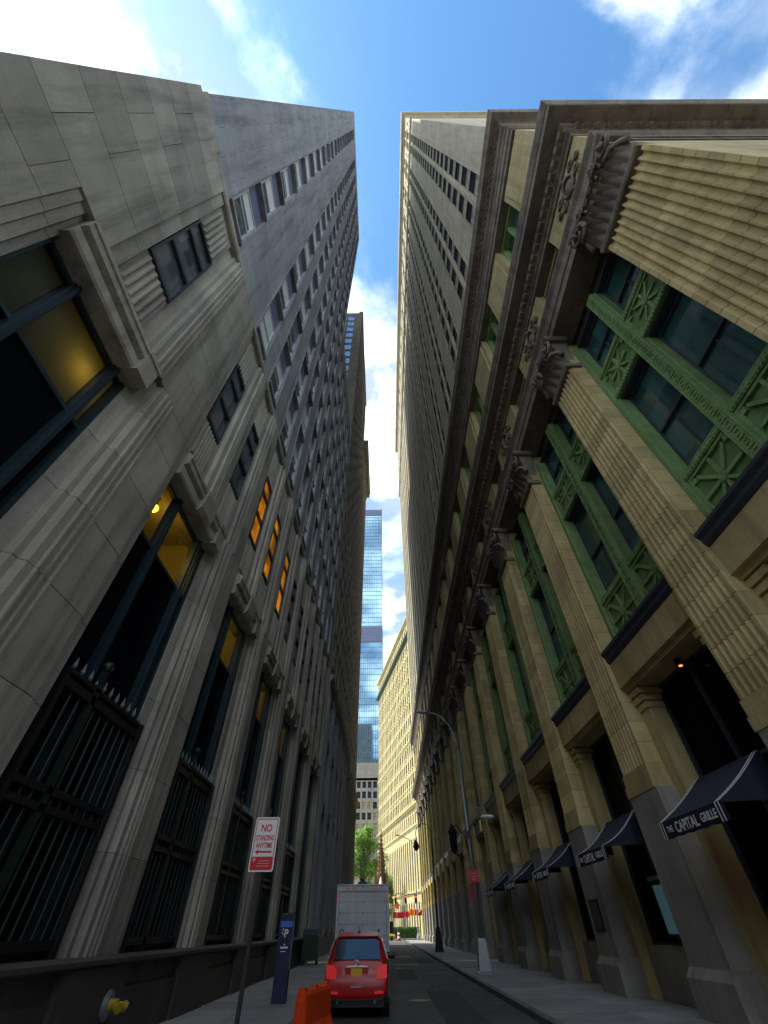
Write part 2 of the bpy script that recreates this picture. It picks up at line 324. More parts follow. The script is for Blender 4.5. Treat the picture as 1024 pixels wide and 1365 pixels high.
def pavement(name, x0, x1, kx0, kx1, y0, y1, rows, slab):
    mb = MB(); mb.box(x0, x1, y0, y1, -.1, GZ-.012)
    st = struct(name, mb.mesh(name, ['kerb']))
    w = (x1-x0)/rows
    mb = MB(); e = .008; c = .01
    mb.loft([[(e, e, -.04), (w-e, e, -.04), (w-e, slab-e, -.04), (e, slab-e, -.04)], [(e, e, -c), (w-e, e, -c), (w-e, slab-e, -c), (e, slab-e, -c)],
             [(e+c, e+c, 0), (w-e-c, e+c, 0), (w-e-c, slab-e-c, 0), (e+c, slab-e-c, 0)]])
    me = mb.mesh('paving_slab', ['paving'])
    n = int((y1-max(y0, 4))/slab)
    for r in range(rows):
        for i in range(n):
            o = obj('paving_slab', me, st, (x0+r*w, max(y0, 4)+i*slab, GZ+random.uniform(-.003, .003)))
    mb = MB(); kl = 2.4; kw = kx1-kx0
    mb.loft([[(0, .006, -.2), (kw, .006, -.2), (kw, kl-.006, -.2), (0, kl-.006, -.2)], [(0, .006, -.02), (kw, .006, -.02), (kw, kl-.006, -.02), (0, kl-.006, -.02)],
             [(.02, .012, 0), (kw-.02, .012, 0), (kw-.02, kl-.012, 0), (.02, kl-.012, 0)]])
    me = mb.mesh('kerb_stone', ['kerb'])
    for i in range(int((y1-y0)/kl)):
        obj('kerb_stone', me, st, (kx0+random.uniform(-.006, .006), y0+i*kl, GZ+.004))
    return st
pavement('pavement_left', XL-.2, -2.32, -2.32, -2.14, 0, YEND_L, 2, 1.55)
pavement('pavement_right', 4.0, XR+.6, 3.80, 4.0, 0, YEND_R-.6, 2, 1.55)
mb = MB(); mb.box(-60, 60, 136.002, 260, -.1, GZ); struct('churchyard_ground', mb.mesh('churchyard_ground', ['paving']))

# ================================================================== RIGHT BUILDING (tan stone office tower)
RB = thing('office_tower', 'tan stone office tower with fluted pilasters, green iron window bays and deep cornices', 'building', (XR, 60, GZ))
PITCH, PA0, PW = 6.1, 7.3, 1.55
PIL = [(PA0+PITCH*i, PA0+PITCH*i+PW) for i in range(18)]
CORN0, CORN1 = .62, 3.2
BAYS = [(CORN1, PIL[0][0])]+[(PIL[i][1], PIL[i+1][0]) for i in range(17)]+[(PIL[17][1], 117.1)]
def rm(): return MB(1, XR)
def fluted(y0, y1, n, margin, depth, seg=6, back=.62):
    pr = [(back, y0), (0, y0)]
    w = (y1-y0-2*margin)/n; f = w*.10
    for i in range(n):
        a = y0+margin+i*w
        for k in range(seg+1):
            t = k/seg; pr.append((depth*math.sin(PI*t)**.8 if 0 < k < seg else 0, a+f+(w-2*f)*t))
    pr += [(0, y1), (back, y1)]
    return pr
# core behind everything
mb = rm(); mb.box(1.3, 30, CORN0+.35, YEND_R-.3, 0, 36.5); mb.box(.62, 30, CORN0+.15, YEND_R-.15, 36.5, 168)
obj('core_wall', mb.mesh('core_wall', ['tower_stone']), RB)
# flank facing the cross street
mb = rm(); mb.box(.7, 30, CORN0+.02, CORN0+.34, 0, 19.6); mb.box(.7, 30, YEND_R-.3, YEND_R-.02, 0, 19.6); obj('flank_wall', mb.mesh('flank_wall', ['tan_far']), RB)

CH = .56   # course height
def course_mesh(nm, prof, h): mb = rm(); mb.prism_z(prof, .005, h-.005, ch=.011); return mb.mesh(nm, ['tan'])
fl_prof = fluted(0, PW, 7, .07, .075)
fl_mesh = course_mesh('stone_course', fl_prof, CH)
NC = 22; ZF0 = 4.95
ZF1 = ZF0+NC*CH          # 17.27
jamb_w = .62
for i, (a, b) in enumerate(PIL):
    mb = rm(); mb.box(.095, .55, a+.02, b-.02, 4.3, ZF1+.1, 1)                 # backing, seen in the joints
    mb.box(-.06, .6, a-.06, b+.06, 4.36, 4.62); mb.box(-.03, .6, a-.03, b+.03, 4.62, 4.94)
    # return of the pilaster, down both sides of the bay
    mb.box(.56, 1.28, a+.02, b-.02, 0, 19.6, 0)
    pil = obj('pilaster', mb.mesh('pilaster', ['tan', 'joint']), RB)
    if i < 9:
        for c in range(NC): obj('stone_course', fl_mesh, pil, (0, a, ZF0+c*CH))
    else:
        mb = rm(); mb.prism_z([(d, y+a) for d, y in fl_prof], ZF0, ZF1); obj('fluted_shaft', mb.mesh('fluted_shaft', ['tan']), pil)
    # pedestal below
    mb = rm()
    mb.box(-.04, 1.0, a-.12, b+.02, .95, 4.36); mb.box(-.20, 1.05, a-.28, b+.12, .1, .78)
    mb.prism_y([(-.20, .78), (-.04, .96), (.5, .96), (.5, .78)], a-.28, b+.12)
    obj('pedestal', mb.mesh('pedestal', ['pedestal']), RB)
    # jamb stones of the upper bay (near side faces the camera)
    if i < 5:
        mb = rm(); mb.box(.10, .60, 0, .03, 0, CH-.014); jm = mb.mesh('jamb_stone', ['tan'])
        for c in range(18): obj('jamb_stone', jm, pil, (0, a-.03, 7.95+c*CH))
# corner pier
cp = fluted(CORN0, CORN1, 11, .10, .10, 7, 1.3)
cp[0] = (1.3, CORN0); 
cm = course_mesh('corner_course', cp, CH)
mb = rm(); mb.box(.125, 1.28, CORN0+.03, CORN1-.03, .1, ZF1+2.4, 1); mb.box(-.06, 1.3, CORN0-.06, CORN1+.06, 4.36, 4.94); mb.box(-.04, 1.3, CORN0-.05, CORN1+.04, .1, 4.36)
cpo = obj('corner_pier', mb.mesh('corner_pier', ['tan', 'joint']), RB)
for c in range(NC): obj('stone_course', cm, cpo, (0, 0, ZF0+c*CH))
mb = rm(); mb.box(0, 1.3, 117.1, YEND_R, .1, 19.6); obj('corner_pier', mb.mesh('far_pier', ['tan_far']), RB)

# storefront level: lintels, inner jambs, dark glazing, stall risers
for i, (y0, y1) in enumerate(BAYS):
    mb = rm(); mb.box(.16, 1.3, y0-.01, y1+.01, 7.05, 7.85); mb.box(.3, 1.3, y0, y1, 6.9, 7.05)
    ln = obj('lintel', mb.mesh('lintel', ['tan']), RB)
    mb = rm(); mb.prism_y([(.14, 7.86), (.08, 7.96), (.08, 8.06), (.0, 8.16), (.0, 8.25), (.8, 8.25), (.8, 7.86)], y0-.02, y1+.02)
    obj('bronze_sill', mb.mesh('bronze_sill', ['dframe']), ln)
    for s, yy in ((0, y0), (1, y1)):
        mb = rm()
        q0, q1 = (yy, yy+.5) if s == 0 else (yy-.5, yy)
        mb.box(.5, 1.29, q0, q1, .1, 6.3)
        for k in range(3): mb.box(.5-.05*(k+1), 1.28, q0 if s == 0 else q0-.04*(k+1), q1+.04*(k+1) if s == 0 else q1, 6.3+.2*k, 6.46+.2*k); mb.box(.5, 1.27, q0, q1, 6.46+.2*k, 6.5+.2*k)
        obj('inner_jamb', mb.mesh('inner_jamb', ['tan']), RB)
    mb = rm(); mb.box(.8, 1.28, y0+.5, y1-.5, .1, 1.25); obj('stall_riser', mb.mesh('stall_riser', ['pedestal']), RB)
    mb = rm()
    g0, g1 = y0+.5, y1-.5
    mb.quad([(1.12, g0, 1.25), (1.12, g1, 1.25), (1.12, g1, 6.9), (1.12, g0, 6.9)], 1)
    for yy in (g0, (g0+g1)/2-.04, g1-.08): mb.box(1.02, 1.18, yy, yy+.08, 1.25, 6.9)
    for z in (1.25, 4.35, 6.82): mb.box(1.03, 1.17, g0, g1, z, z+.08)
    obj('shop_window', mb.mesh('shop_window', ['dframe', 'glass_shop']), RB)

# green iron bays
BW = 4.55
GD = .74            # plane of the green frame
ZS0, ZS1 = 8.28, 10.25     # lower star band
ZB0, ZB1 = 14.55, 16.15    # upper star band
ZTOP = 18.9
cw = (BW-.30-.46)/2
def star_mesh(h):
    mb = rm(); w = cw
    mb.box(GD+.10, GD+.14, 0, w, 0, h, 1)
    fr = .09
    for (a, b, c, d) in ((0, w, 0, fr), (0, w, h-fr, h), (0, fr, fr, h-fr), (w-fr, w, fr, h-fr)): mb.box(GD+.02, GD+.11, a, b, c, d)
    # two square star cells side by side inside the panel? one star, flanked by plain margins
    s = min(w, h)/2-fr; cy, cz = w/2, h/2
    for k in range(8):
        an = k*PI/4; L_ = s if k % 2 == 0 else s*1.25
        if k in (0, 4): L_ = min(w/2-fr, s*1.15)
        dy_, dz_ = math.cos(an), math.sin(an); t = .05
        ring = []
        for (u, v) in ((.08, -t), (L_, -t), (L_, t), (.08, t)): ring.append((cy+dy_*u-dz_*v, cz+dz_*u+dy_*v))
        mb.loft([[(GD+.11, y, z) for y, z in ring], [(GD+.03, y+(cy-y)*.02, z) for y, z in ring]])
    mb.loft([[(GD+e, cy+.13*math.cos(2*PI*k/12), cz+.13*math.sin(2*PI*k/12)) for k in range(12)] for e in (.11, 0)])
    for sy in (fr, w-fr-.16):
        for szz in (fr, h-fr-.16): mb.box(GD+.04, GD+.11, sy, sy+.16, szz, szz+.16)
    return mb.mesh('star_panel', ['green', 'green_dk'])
star_lo, star_hi = star_mesh(ZS1-ZS0-.36), star_mesh(ZB1-ZB0-.36)
def bead_mesh():
    mb = rm(); mb.box(GD-.02, GD+.14, 0, BW, 0, .16)
    n = 34
    for k in range(n): y = .02+k*(BW-.04)/n; mb.box(GD-.05, GD-.015, y, y+.07, .035, .125)
    return mb.mesh('bead_rail', ['green'])
bead = bead_mesh()
def key_mesh(L_):
    mb = rm(); w = .46
    mb.box(GD-.10, GD+.16, 0, w, 0, L_)
    u = .34; n = int(L_/u); z0 = (L_-n*u)/2; e0, e1 = GD-.122, GD-.098; t = .032
    for sd in (.02, w-.052): mb.box(e0, e1, sd, sd+t, 0, L_)
    for k in range(n):
        z = z0+k*u
        mb.box(e0, e1, .10, .36, z+.02, z+.02+t); mb.box(e0, e1, .10, .10+t, z+.02+t, z+u-.06); mb.box(e0, e1, .10+t, .30, z+u-.06-t, z+u-.06)
        mb.box(e0, e1, .30-t, .30, z+.13, z+u-.06-t); mb.box(e0, e1, .20, .30-t, z+.13, z+.13+t); mb.box(e0, e1, .36-t, .36, z+.02+t, z+u)
    return mb.mesh('meander_mullion', ['green'])
keym = key_mesh(ZTOP-ZS0)
def baywin_mesh(h):
    mb = rm(); w = cw; d = GD+.42
    mb.box(GD+.05, d+.1, -.0, .05, 0, h, 2); mb.box(GD+.05, d+.1, w-.05, w, 0, h, 2)
    mb.box(GD+.10, d+.1, .05, w-.05, h-.08, h, 0)
    mb.prism_y([(GD-.02, 0), (GD-.02, .05), (d, .14), (d+.1, .14), (d+.1, 0)], .05, w-.05, 2)
    # sashes
    mb.box(d-.06, d+.06, .05, .15, .14, h-.08); mb.box(d-.06, d+.06, w-.15, w-.05, .14, h-.08)
    mb.box(d-.08, d+.05, .15, w-.15, .14, .26); mb.box(d-.10, d+.03, .15, w-.15, h*.46, h*.46+.09); mb.box(d-.06, d+.06, .15, w-.15, h-.2, h-.08)
    mb.box(d-.05, d+.03, w*.5-.03, w*.5+.03, .26, h*.46)
    mb.quad([(d, .1, .2), (d, w-.1, .2), (d, w-.1, h*.47), (d, .1, h*.47)], 1)
    mb.quad([(d+.02, .1, h*.46), (d+.02, w-.1, h*.46), (d+.02, w-.1, h-.1), (d+.02, .1, h-.1)], 1)
    mb.box(d-.105, d-.095, .16, w*.5-.05, .262, .30, 3)
    return mb.mesh('bay_window', ['dframe', 'glass_green', 'green', 'alu'])
bw_lo, bw_hi = baywin_mesh(ZB0-ZS1), baywin_mesh(ZTOP-ZB1)
for i, (y0, y1) in enumerate(BAYS):
    sc_y = (y1-y0)/BW
    S = (1, sc_y, 1)
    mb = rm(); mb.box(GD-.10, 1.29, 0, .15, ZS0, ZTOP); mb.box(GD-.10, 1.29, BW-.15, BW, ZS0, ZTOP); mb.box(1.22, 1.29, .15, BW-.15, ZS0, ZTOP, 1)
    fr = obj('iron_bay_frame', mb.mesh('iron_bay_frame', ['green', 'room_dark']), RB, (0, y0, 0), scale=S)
    WL[fr.name] = Vector((0, y0, 0))
    def sub(nm, me, yl, z):
        o = bpy.data.objects.new(nm, me); C.objects.link(o); o.parent = fr; o.location = (0, yl, z); return o
    sub('meander_mullion', keym, BW/2-.23, ZS0)
    for z in (ZS0, ZS1-.18, ZB0, ZB1-.18): sub('bead_rail', bead, 0, z+.01)
    for yl in (.15, BW/2+.23):
        sub('star_panel', star_lo, yl, ZS0+.18); sub('star_panel', star_hi, yl, ZB0+.18)
        sub('bay_window', bw_lo, yl, ZS1); sub('bay_window', bw_hi, yl, ZB1)

# capitals
def leaf_mesh(w, h, curl):
    mb = rm(); nu, nv = 4, 8; rows = []
    for j in range(nv+1):
        t = j/nv
        if t < .75: d = -.05-curl*.5*(t/.75)**2.2; z = h*t
        else:
            q = (t-.75)/.25*PI*.85; d = -.05-curl*.5-curl*.5*math.sin(q*.62)*1.0; z = h*.75+h*.14*math.sin(q)
        ww = w*(.55+.45*math.sin(PI*min(1, t*1.1+.1)))*(1 if t < .8 else (1.25-t)*2.0)*(1+.16*math.cos(j*PI))
        rows.append([(d+.05*abs(u/nu*2-1)**1.5*(1 if t < .75 else -.4)-.025*(u == 2), (u/nu-.5)*ww, z) for u in range(nu+1)])
    idx = [[mb.p(*q) for q in r] for r in rows]
    for a, b in zip(idx[:-1], idx[1:]):
        for u in range(nu): mb.face((a[u], a[u+1], b[u+1], b[u]))
    return mb.mesh('acanthus_leaf', ['cornice'], smooth=True)
leafA, leafB = leaf_mesh(.34, .95, .50), leaf_mesh(.36, 1.5, .66)
def volute_mesh():
    mb = rm(); pts = []
    for k in range(40):
        t = k/39; r = .40*(1-t)+.05; an = -PI/2+t*PI*4.2
        pts.append((-.36-.16*t, r*math.cos(an), r*math.sin(an)))
    mb.tube([(-.1, -.25, -.95), (-.16, -.18, -.6), (-.26, -.05, -.43)]+pts, .095, 7, r1=.045)
    mb.ball((-.56, 0, 0), .085)
    return mb.mesh('volute', ['cornice'], smooth=True)
vol = volute_mesh()
def scroll_mesh():
    mb = rm()
    for s in (-1, 1):
        pts = [(-.12-.3*t*t, s*(.05+.22*math.sin(t*PI)), .8*t) for t in [k/10 for k in range(11)]]
        pts += [(-.44-.05*t, s*(.05+.15*(1-t)*math.sin(t*9)), .84+.15*(1-t)*math.cos(t*9)) for t in [k/12 for k in range(1, 13)]]
        mb.tube(pts, .055, 6, r1=.03)
        for k in range(3): mb.ball((-.2-.08*k, s*.15, .1+.2*k), .075)
    for k in range(6): mb.ball((-.42, .13*math.cos(PI*k/3), 1.0+.13*math.sin(PI*k/3)), .075)
    mb.ball((-.47, 0, 1.0), .09)
    return mb.mesh('rosette_scroll', ['cornice'], smooth=True)
scr = scroll_mesh()
def capital(y0, y1, z0, z1, n, detail):
    mb = rm(); h = z1-z0
    mb.prism_y([(-.10, z0-.10), (-.15, z0-.02), (-.15, z0+.06), (-.08, z0+.12), (.5, z0+.12), (.5, z0-.10)], y0-.12, y1+.12)
    mb.loft([[(.06, y0+.06, z0+.1), (.06, y1-.06, z0+.1), (.6, y1-.06, z0+.1), (.6, y0+.06, z0+.1)], [(.02, y0, z0+h*.6), (.02, y1, z0+h*.6), (.6, y1, z0+h*.6), (.6, y0, z0+h*.6)],
             [(-.14, y0-.12, z1-.26), (-.14, y1+.12, z1-.26), (.6, y1+.12, z1-.26), (.6, y0-.12, z1-.26)]])
    ya, yb, yc = y0-.34, y1+.34, (y0+y1)/2
    mb.loft([[(-.46-e, ya-e, z), (-.30-e, yc-.3, z), (-.30-e, yc+.3, z), (-.46-e, yb+e, z), (.6, yb+e, z), (.6, ya-e, z)] for e, z in ((-.08, z1-.25), (0, z1-.16), (0, z1-.02))])
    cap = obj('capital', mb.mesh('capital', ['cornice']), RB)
    if detail:
        w = (y1-y0)/n
        for k in range(n): obj('acanthus_leaf', leafA, cap, (.08, y0+w*(k+.5), z0+.12), scale=(1, w/.34, 1))
        for k in range(n+1): obj('acanthus_leaf', leafB, cap, (.12, y0+w*k, z0+.12), scale=(1, w/.36, 1))
        for k, yy in enumerate((y0+.02, y1-.02)): obj('volute', vol, cap, (.04, yy, z1-.70), scale=(1, -1 if k else 1, 1))
        m = max(1, n//4)
        for k in range(m): obj('rosette_scroll', scr, cap, (.06, y0+(y1-y0)*(k+.5)/m, z1-1.25))
    return cap
ZC1 = 19.75
for i, (a, b) in enumerate(PIL): capital(a, b, ZF1+.12, ZC1, 4, i < 7)
capital(CORN0+.15, CORN1, ZF1+.12, ZC1, 8, True)

# entablatures that turn the corner
def sweep(prof, mats, m=None, name='entablature', y0=CORN0, y1=YEND_R):
    mb = MB(); st = []
    st.append([(34, y0+d, z) for d, z in prof]); st.append([(XR+d, y0+d, z) for d, z in prof])
    st.append([(XR+d, y1-d, z) for d, z in prof]); st.append([(34, y1-d, z) for d, z in prof])
    mb.loft(st); return mb.mesh(name, mats)
prof = [(1.0, 19.76), (-.02, 19.76), (-.02, 20.2), (-.07, 20.22), (-.07, 20.75), (-.10, 20.8), (-.20, 20.95), (-.20, 21.05), (.02, 21.08), (.02, 21.3), (1.0, 21.3)]
obj('architrave', sweep(prof, ['cornice'], name='architrave'), RB)
# frieze with small windows and cartouches
mb = rm(); 
ys = [CORN0]
for (y0, y1) in BAYS:
    c = (y0+y1)/2; mb.box(.06, 1.2, ys[-1], c-1.15, 21.31, 23.2); ys.append(c+1.15)
    mb.box(.45, 1.2, c-1.15, c+1.15, 21.31, 21.5); mb.box(.45, 1.2, c-1.15, c+1.15, 23.0, 23.2)
mb.box(.06, 1.2, ys[-1], YEND_R, 21.31, 23.2); mb.box(.08, 28, CORN0+.06, CORN0+.5, 21.31, 23.2)
obj('frieze', mb.mesh('frieze', ['tan_far']), RB)
mb = rm(); mb.box(.5, .56, -1.15, 1.15, 21.5, 23.0, 1); mb.box(.44, .52, -1.15, -1.05, 21.5, 23); mb.box(.44, .52, 1.05, 1.15, 21.5, 23); mb.box(.45, .52, -.05, .05, 21.5, 23)
fw = mb.mesh('frieze_window', ['dframe', 'glass'])
for (y0, y1) in BAYS: obj('frieze_window', fw, RB, (0, (y0+y1)/2, 0))
mb = rm()
ov = [(-.04, .36*math.cos(t), .52*math.sin(t)) for t in [2*PI*k/20 for k in range(21)]]
mb.tube(ov, .07, 6)
mb.loft([[(.06, .33*math.cos(2*PI*k/16), .48*math.sin(2*PI*k/16)) for k in range(16)], [(-.04, .2*math.cos(2*PI*k/16), .3*math.sin(2*PI*k/16)) for k in range(16)]])
for s in (-1, 1):
    for q, (r0, yo, zo) in enumerate(((.22, .62, .35), (.20, .60, -.35), (.15, .95, 0))):
        mb.tube([(-.03, s*yo+r0*(1-t*.75)*math.cos(t*9*s), zo+r0*(1-t*.75)*math.sin(t*9)) for t in [k/16 for k in range(17)]], .055, 5, r1=.03)
mb.ball((-.05, 0, .68), .14); mb.ball((-.05, 0, -.68), .12)
cart = mb.mesh('cartouche', ['cornice'], smooth=True)
for i, (a, b) in enumerate([(1.3, 2.85)]+PIL): obj('cartouche', cart, RB, (0.02, (a+b)/2, 22.25))
prof = [(1.0, 23.21), (-.02, 23.21), (-.06, 23.35), (-.16, 23.4), (-.16, 23.48), (-.20, 23.5), (-.20, 23.85), (-.30, 23.9), (-.36, 24.02), (-.86, 24.05), (-.86, 24.42), (-.90, 24.45), (-1.02, 24.75), (-1.02, 24.88), (.3, 25.05), (1.0, 25.05)]
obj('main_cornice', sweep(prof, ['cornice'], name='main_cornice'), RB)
mb = rm(); n = 0; y = CORN0-.1
while y < YEND_R: mb.box(-.40, -.19, y, y+.22, 23.52, 23.83); y += .42
x = .2
while x < 25: mb.box(x, x+.22, CORN0-.40, CORN0-.19, 23.52, 23.83); x += .42
o = obj('dentil_course', mb.mesh('dentil_course', ['cornice']), RB, kind='stuff')
# attic storey
mb = rm(); z0, z1 = 25.0, 33.2; prev = CORN0
mb2 = rm()
ATT = []
for (y0, y1) in BAYS:
    c = (y0+y1)/2; ATT.append(c)
    mb.box(.18, 1.25, prev, c-1.4, z0, z1); mb.box(.10, .3, prev+.35 if prev > 1 else prev, c-1.75, z0, z1-.4); prev = c+1.4
    mb.box(.7, 1.25, c-1.4, c+1.4, z0, 25.9)
mb.box(.18, 1.25, prev, YEND_R, z0, z1); mb.box(.18, 28, CORN0+.18, CORN0+.5, z0, z1)
obj('attic_wall', mb.mesh('attic_wall', ['tan_far']), RB)
mb = rm(); w = 2.8
mb.box(.95, 1.0, -1.4, 1.4, 25.9, 33.2, 1)
for yy in (-1.4, -.1, 1.2): mb.box(.62, .98, yy, yy+.2, 25.9, 33.2, 0)
for zq in (25.9, 29.2, 32.9): mb.box(.55, .98, -1.4, 1.4, zq, zq+.28 if zq != 29.2 else zq+.75, 0)
for zq in (27.5, 31.4): mb.box(.85, .97, -1.2, 1.2, zq, zq+.1, 2)
for k in range(3): mb.box(.57, .63, -1.1, 1.1, 29.3+.2*k, 29.38+.2*k, 0)
aw = mb.mesh('attic_window', ['green', 'glass_green', 'dframe'])
for c in ATT: obj('attic_window', aw, RB, (0, c, 0))
prof = [(1.0, 33.2), (.02, 33.2), (.02, 33.7), (-.06, 33.75), (-.06, 34.3), (-.14, 34.4), (-.14, 34.55), (.0, 34.6), (.0, 35.3), (-.12, 35.4), (-.2, 35.6), (-.26, 35.65), (-.26, 35.95), (-.40, 36.0), (-.72, 36.05), (-.72, 36.35), (-.84, 36.7), (-.84, 36.85), (.2, 37.1), (1.0, 37.1)]
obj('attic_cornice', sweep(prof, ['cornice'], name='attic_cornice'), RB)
mb = rm(); y = CORN0-.05
while y < YEND_R: mb.box(-.38, -.24, y, y+.20, 35.68, 35.92); y += .40
obj('dentil_course', mb.mesh('dentil_course2', ['cornice']), RB, kind='stuff')

# tower shaft with paired windows
TZ0, TZ1, FH = 37.1, 167.2, 4.57
FLR = [38.3+FH*j for j in range(28)]
cols = []
for k in range(19):
    for c in (4.02, 6.02): cols.append(c+PITCH*k)
WW = 1.42; WHt = 3.0
mb = rm(); prev = CORN0+.02
for k in range(19):
    a0, a1 = 4.02+PITCH*k-WW/2, 4.02+PITCH*k+WW/2; b0, b1 = 6.02+PITCH*k-WW/2, 6.02+PITCH*k+WW/2
    mb.box(0, .66, prev, a0, TZ0, TZ1)
    mb.box(.02, .5, a1, b0, TZ0, TZ1); mb.box(-.03, .1, a1+.18, b0-.18, TZ0, TZ1)
    mb.box(-.03, .05, a0-.12, a0-.0, TZ0, TZ1); mb.box(-.03, .05, b1, b1+.12, TZ0, TZ1)
    prev = b1
mb.box(0, .66, prev, YEND_R-.02, TZ0, TZ1); mb.box(.67, 28, CORN0+.01, CORN0+.2, TZ0, TZ1)
obj('tower_pier_wall', mb.mesh('tower_pier_wall', ['tower_stone']), RB)
mb = rm()
for y in cols:
    for j, z in enumerate(FLR):
        top = FLR[j+1] if j+1 < len(FLR) else TZ1
        mb.box(.07, .6, y-WW/2-.01, y+WW/2+.01, z+WHt, top)
        mb.box(.03, .5, y-WW/2-.01, y+WW/2+.01, top-.12, top+.02)
    mb.box(.07, .6, y-WW/2-.01, y+WW/2+.01, TZ0, FLR[0])
obj('spandrel_panels', mb.mesh('spandrel_panels', ['tower_spandrel']), RB, kind='stuff')
def tw(mb, y, z):
    mb.box(.13, .24, y-WW/2, y-WW/2+.07, z, z+WHt); mb.box(.13, .24, y+WW/2-.07, y+WW/2, z, z+WHt)
    for q in (0, WHt*.5-.04, WHt-.08): mb.box(.12, .24, y-WW/2+.07, y+WW/2-.08, z+q, z+q+.08)
    mb.quad([(.17, y-WW/2, z), (.17, y+WW/2, z), (.17, y+WW/2, z+WHt), (.17, y-WW/2, z+WHt)], 1)
mb = rm(); tw(mb, 0, 0); twm = mb.mesh('tower_window', ['dframe', 'glass_dull'])
mbf = rm(); cnt = 0
for ci, y in enumerate(cols):
    for j, z in enumerate(FLR):
        if ci < 14 and j < 20: obj('tower_window', twm, RB, (0, y, z)); cnt += 1
        else: tw(mbf, y, z)
obj('far_tower_windows', mbf.mesh('far_tower_windows', ['dframe', 'glass_dull']), RB, kind='stuff')
# ornate crown: string course, engaged columns, top cornice
for (zz_, pr) in ((133.0, .45), (151.5, .30)):
    prof = [(.3, zz_), (-pr*.3, zz_), (-pr*.3, zz_+.5), (-pr, zz_+.7), (-pr, zz_+1.1), (.3, zz_+1.3)]
    obj('crown_course', sweep(prof, ['tower_stone'], name='crown_course'), RB)
mb = rm()
for k in range(20):
    y = CORN0+.5 if k == 0 else 6.02+PITCH*(k-1)+WW/2+.35
    for yy in (y, y+1.3):
        if yy > YEND_R-1: continue
        mb.lathe([(.55, 134.3), (.48, 135), (.44, 149.5), (.56, 150.5), (.6, 151.4)], (-.02, yy, 0), 8)
obj('engaged_columns', mb.mesh('engaged_columns', ['tower_stone']), RB, kind='stuff')
prof = [(.7, 166.0), (-.2, 166.0), (-.4, 166.6), (-1.1, 166.7), (-1.1, 167.2), (-1.3, 167.8), (-1.3, 168.1), (.7, 168.4)]
obj('crown_cornice', sweep(prof, ['tower_stone'], name='crown_cornice'), RB)

# ================================================================== LEFT BUILDING (grey limestone)
LB = thing('limestone_building', 'grey limestone building with reeded piers, tall dark ground windows and stepped upper storeys', 'building', (XL, 20, GZ))
def lm(): return MB(-1, XL)
LPITCH = 5.65
LEND = 40.9
OP = [(1.5, 4.4)]+[(7.0+LPITCH*k, 10.2+LPITCH*k) for k in range(6)]
PIERS = [(-.7, 1.5), (4.4, 7.0)]+[(10.2+LPITCH*k, 12.65+LPITCH*k) for k in range(5)]+[(10.2+LPITCH*5, LEND)]
COLS = [2.95]
for k in range(6): COLS += [7.55+LPITCH*k, 10.15+LPITCH*k]
CWD = [1.25]+[1.1]*12
ZLED, ZPT = 1.33, 19.9
mb = lm(); mb.box(4.2, 34, -.6, LEND-.1, 0, 11.3); mb.box(.62, 34, -.35, LEND-.05, 11.3, 61.5); mb.box(.62, 8.9, -.35, 23.0, 61.5, 125.5)
obj('core_wall', mb.mesh('core_wall', ['lime_far']), LB)
mb = lm(); mb.box(9, 34, 1, 40.8, 61.6, 166); obj('setback_sun_blocker', mb.mesh('setback_sun_blocker', ['lime_far']), LB)  # unseen set-back mass, sized to keep the sun off the opposite wall
mb = lm(); mb.box(.6, 34, -.65, -.4, 0, 20.4); obj('flank_wall', mb.mesh('flank_wall', ['lime_far']), LB)
def pier_prof(y0, y1, lo=True):
    w = y1-y0
    if w > 2.3:
        e = .30
        p = [(.8, y0), (.30, y0), (.24, y0+e), (.12, y0+e+.03), (.12, y0+e+.16), (.03, y0+e+.20), (.0, y0+e+.22)]
    else: p = [(.8, y0), (.12, y0), (.12, y0+.14), (.0, y0+.18)]
    f0 = p[-1][1]+.16
    for k in range(3):
        yy = f0+k*.17
        p += [(0, yy), (-.06, yy+.012), (-.06, yy+.05), (0, yy+.062)]
    q = y1-.48 if w > 1.6 else y1-.3
    p += [(0, q), (.05, q+.03), (.05, q+.14), (.10, q+.17), (.10, y1-.12), (.22, y1-.1), (.24, y1-.005), (.8, y1)]
    return p
course_cache = {}
LC = 1.45
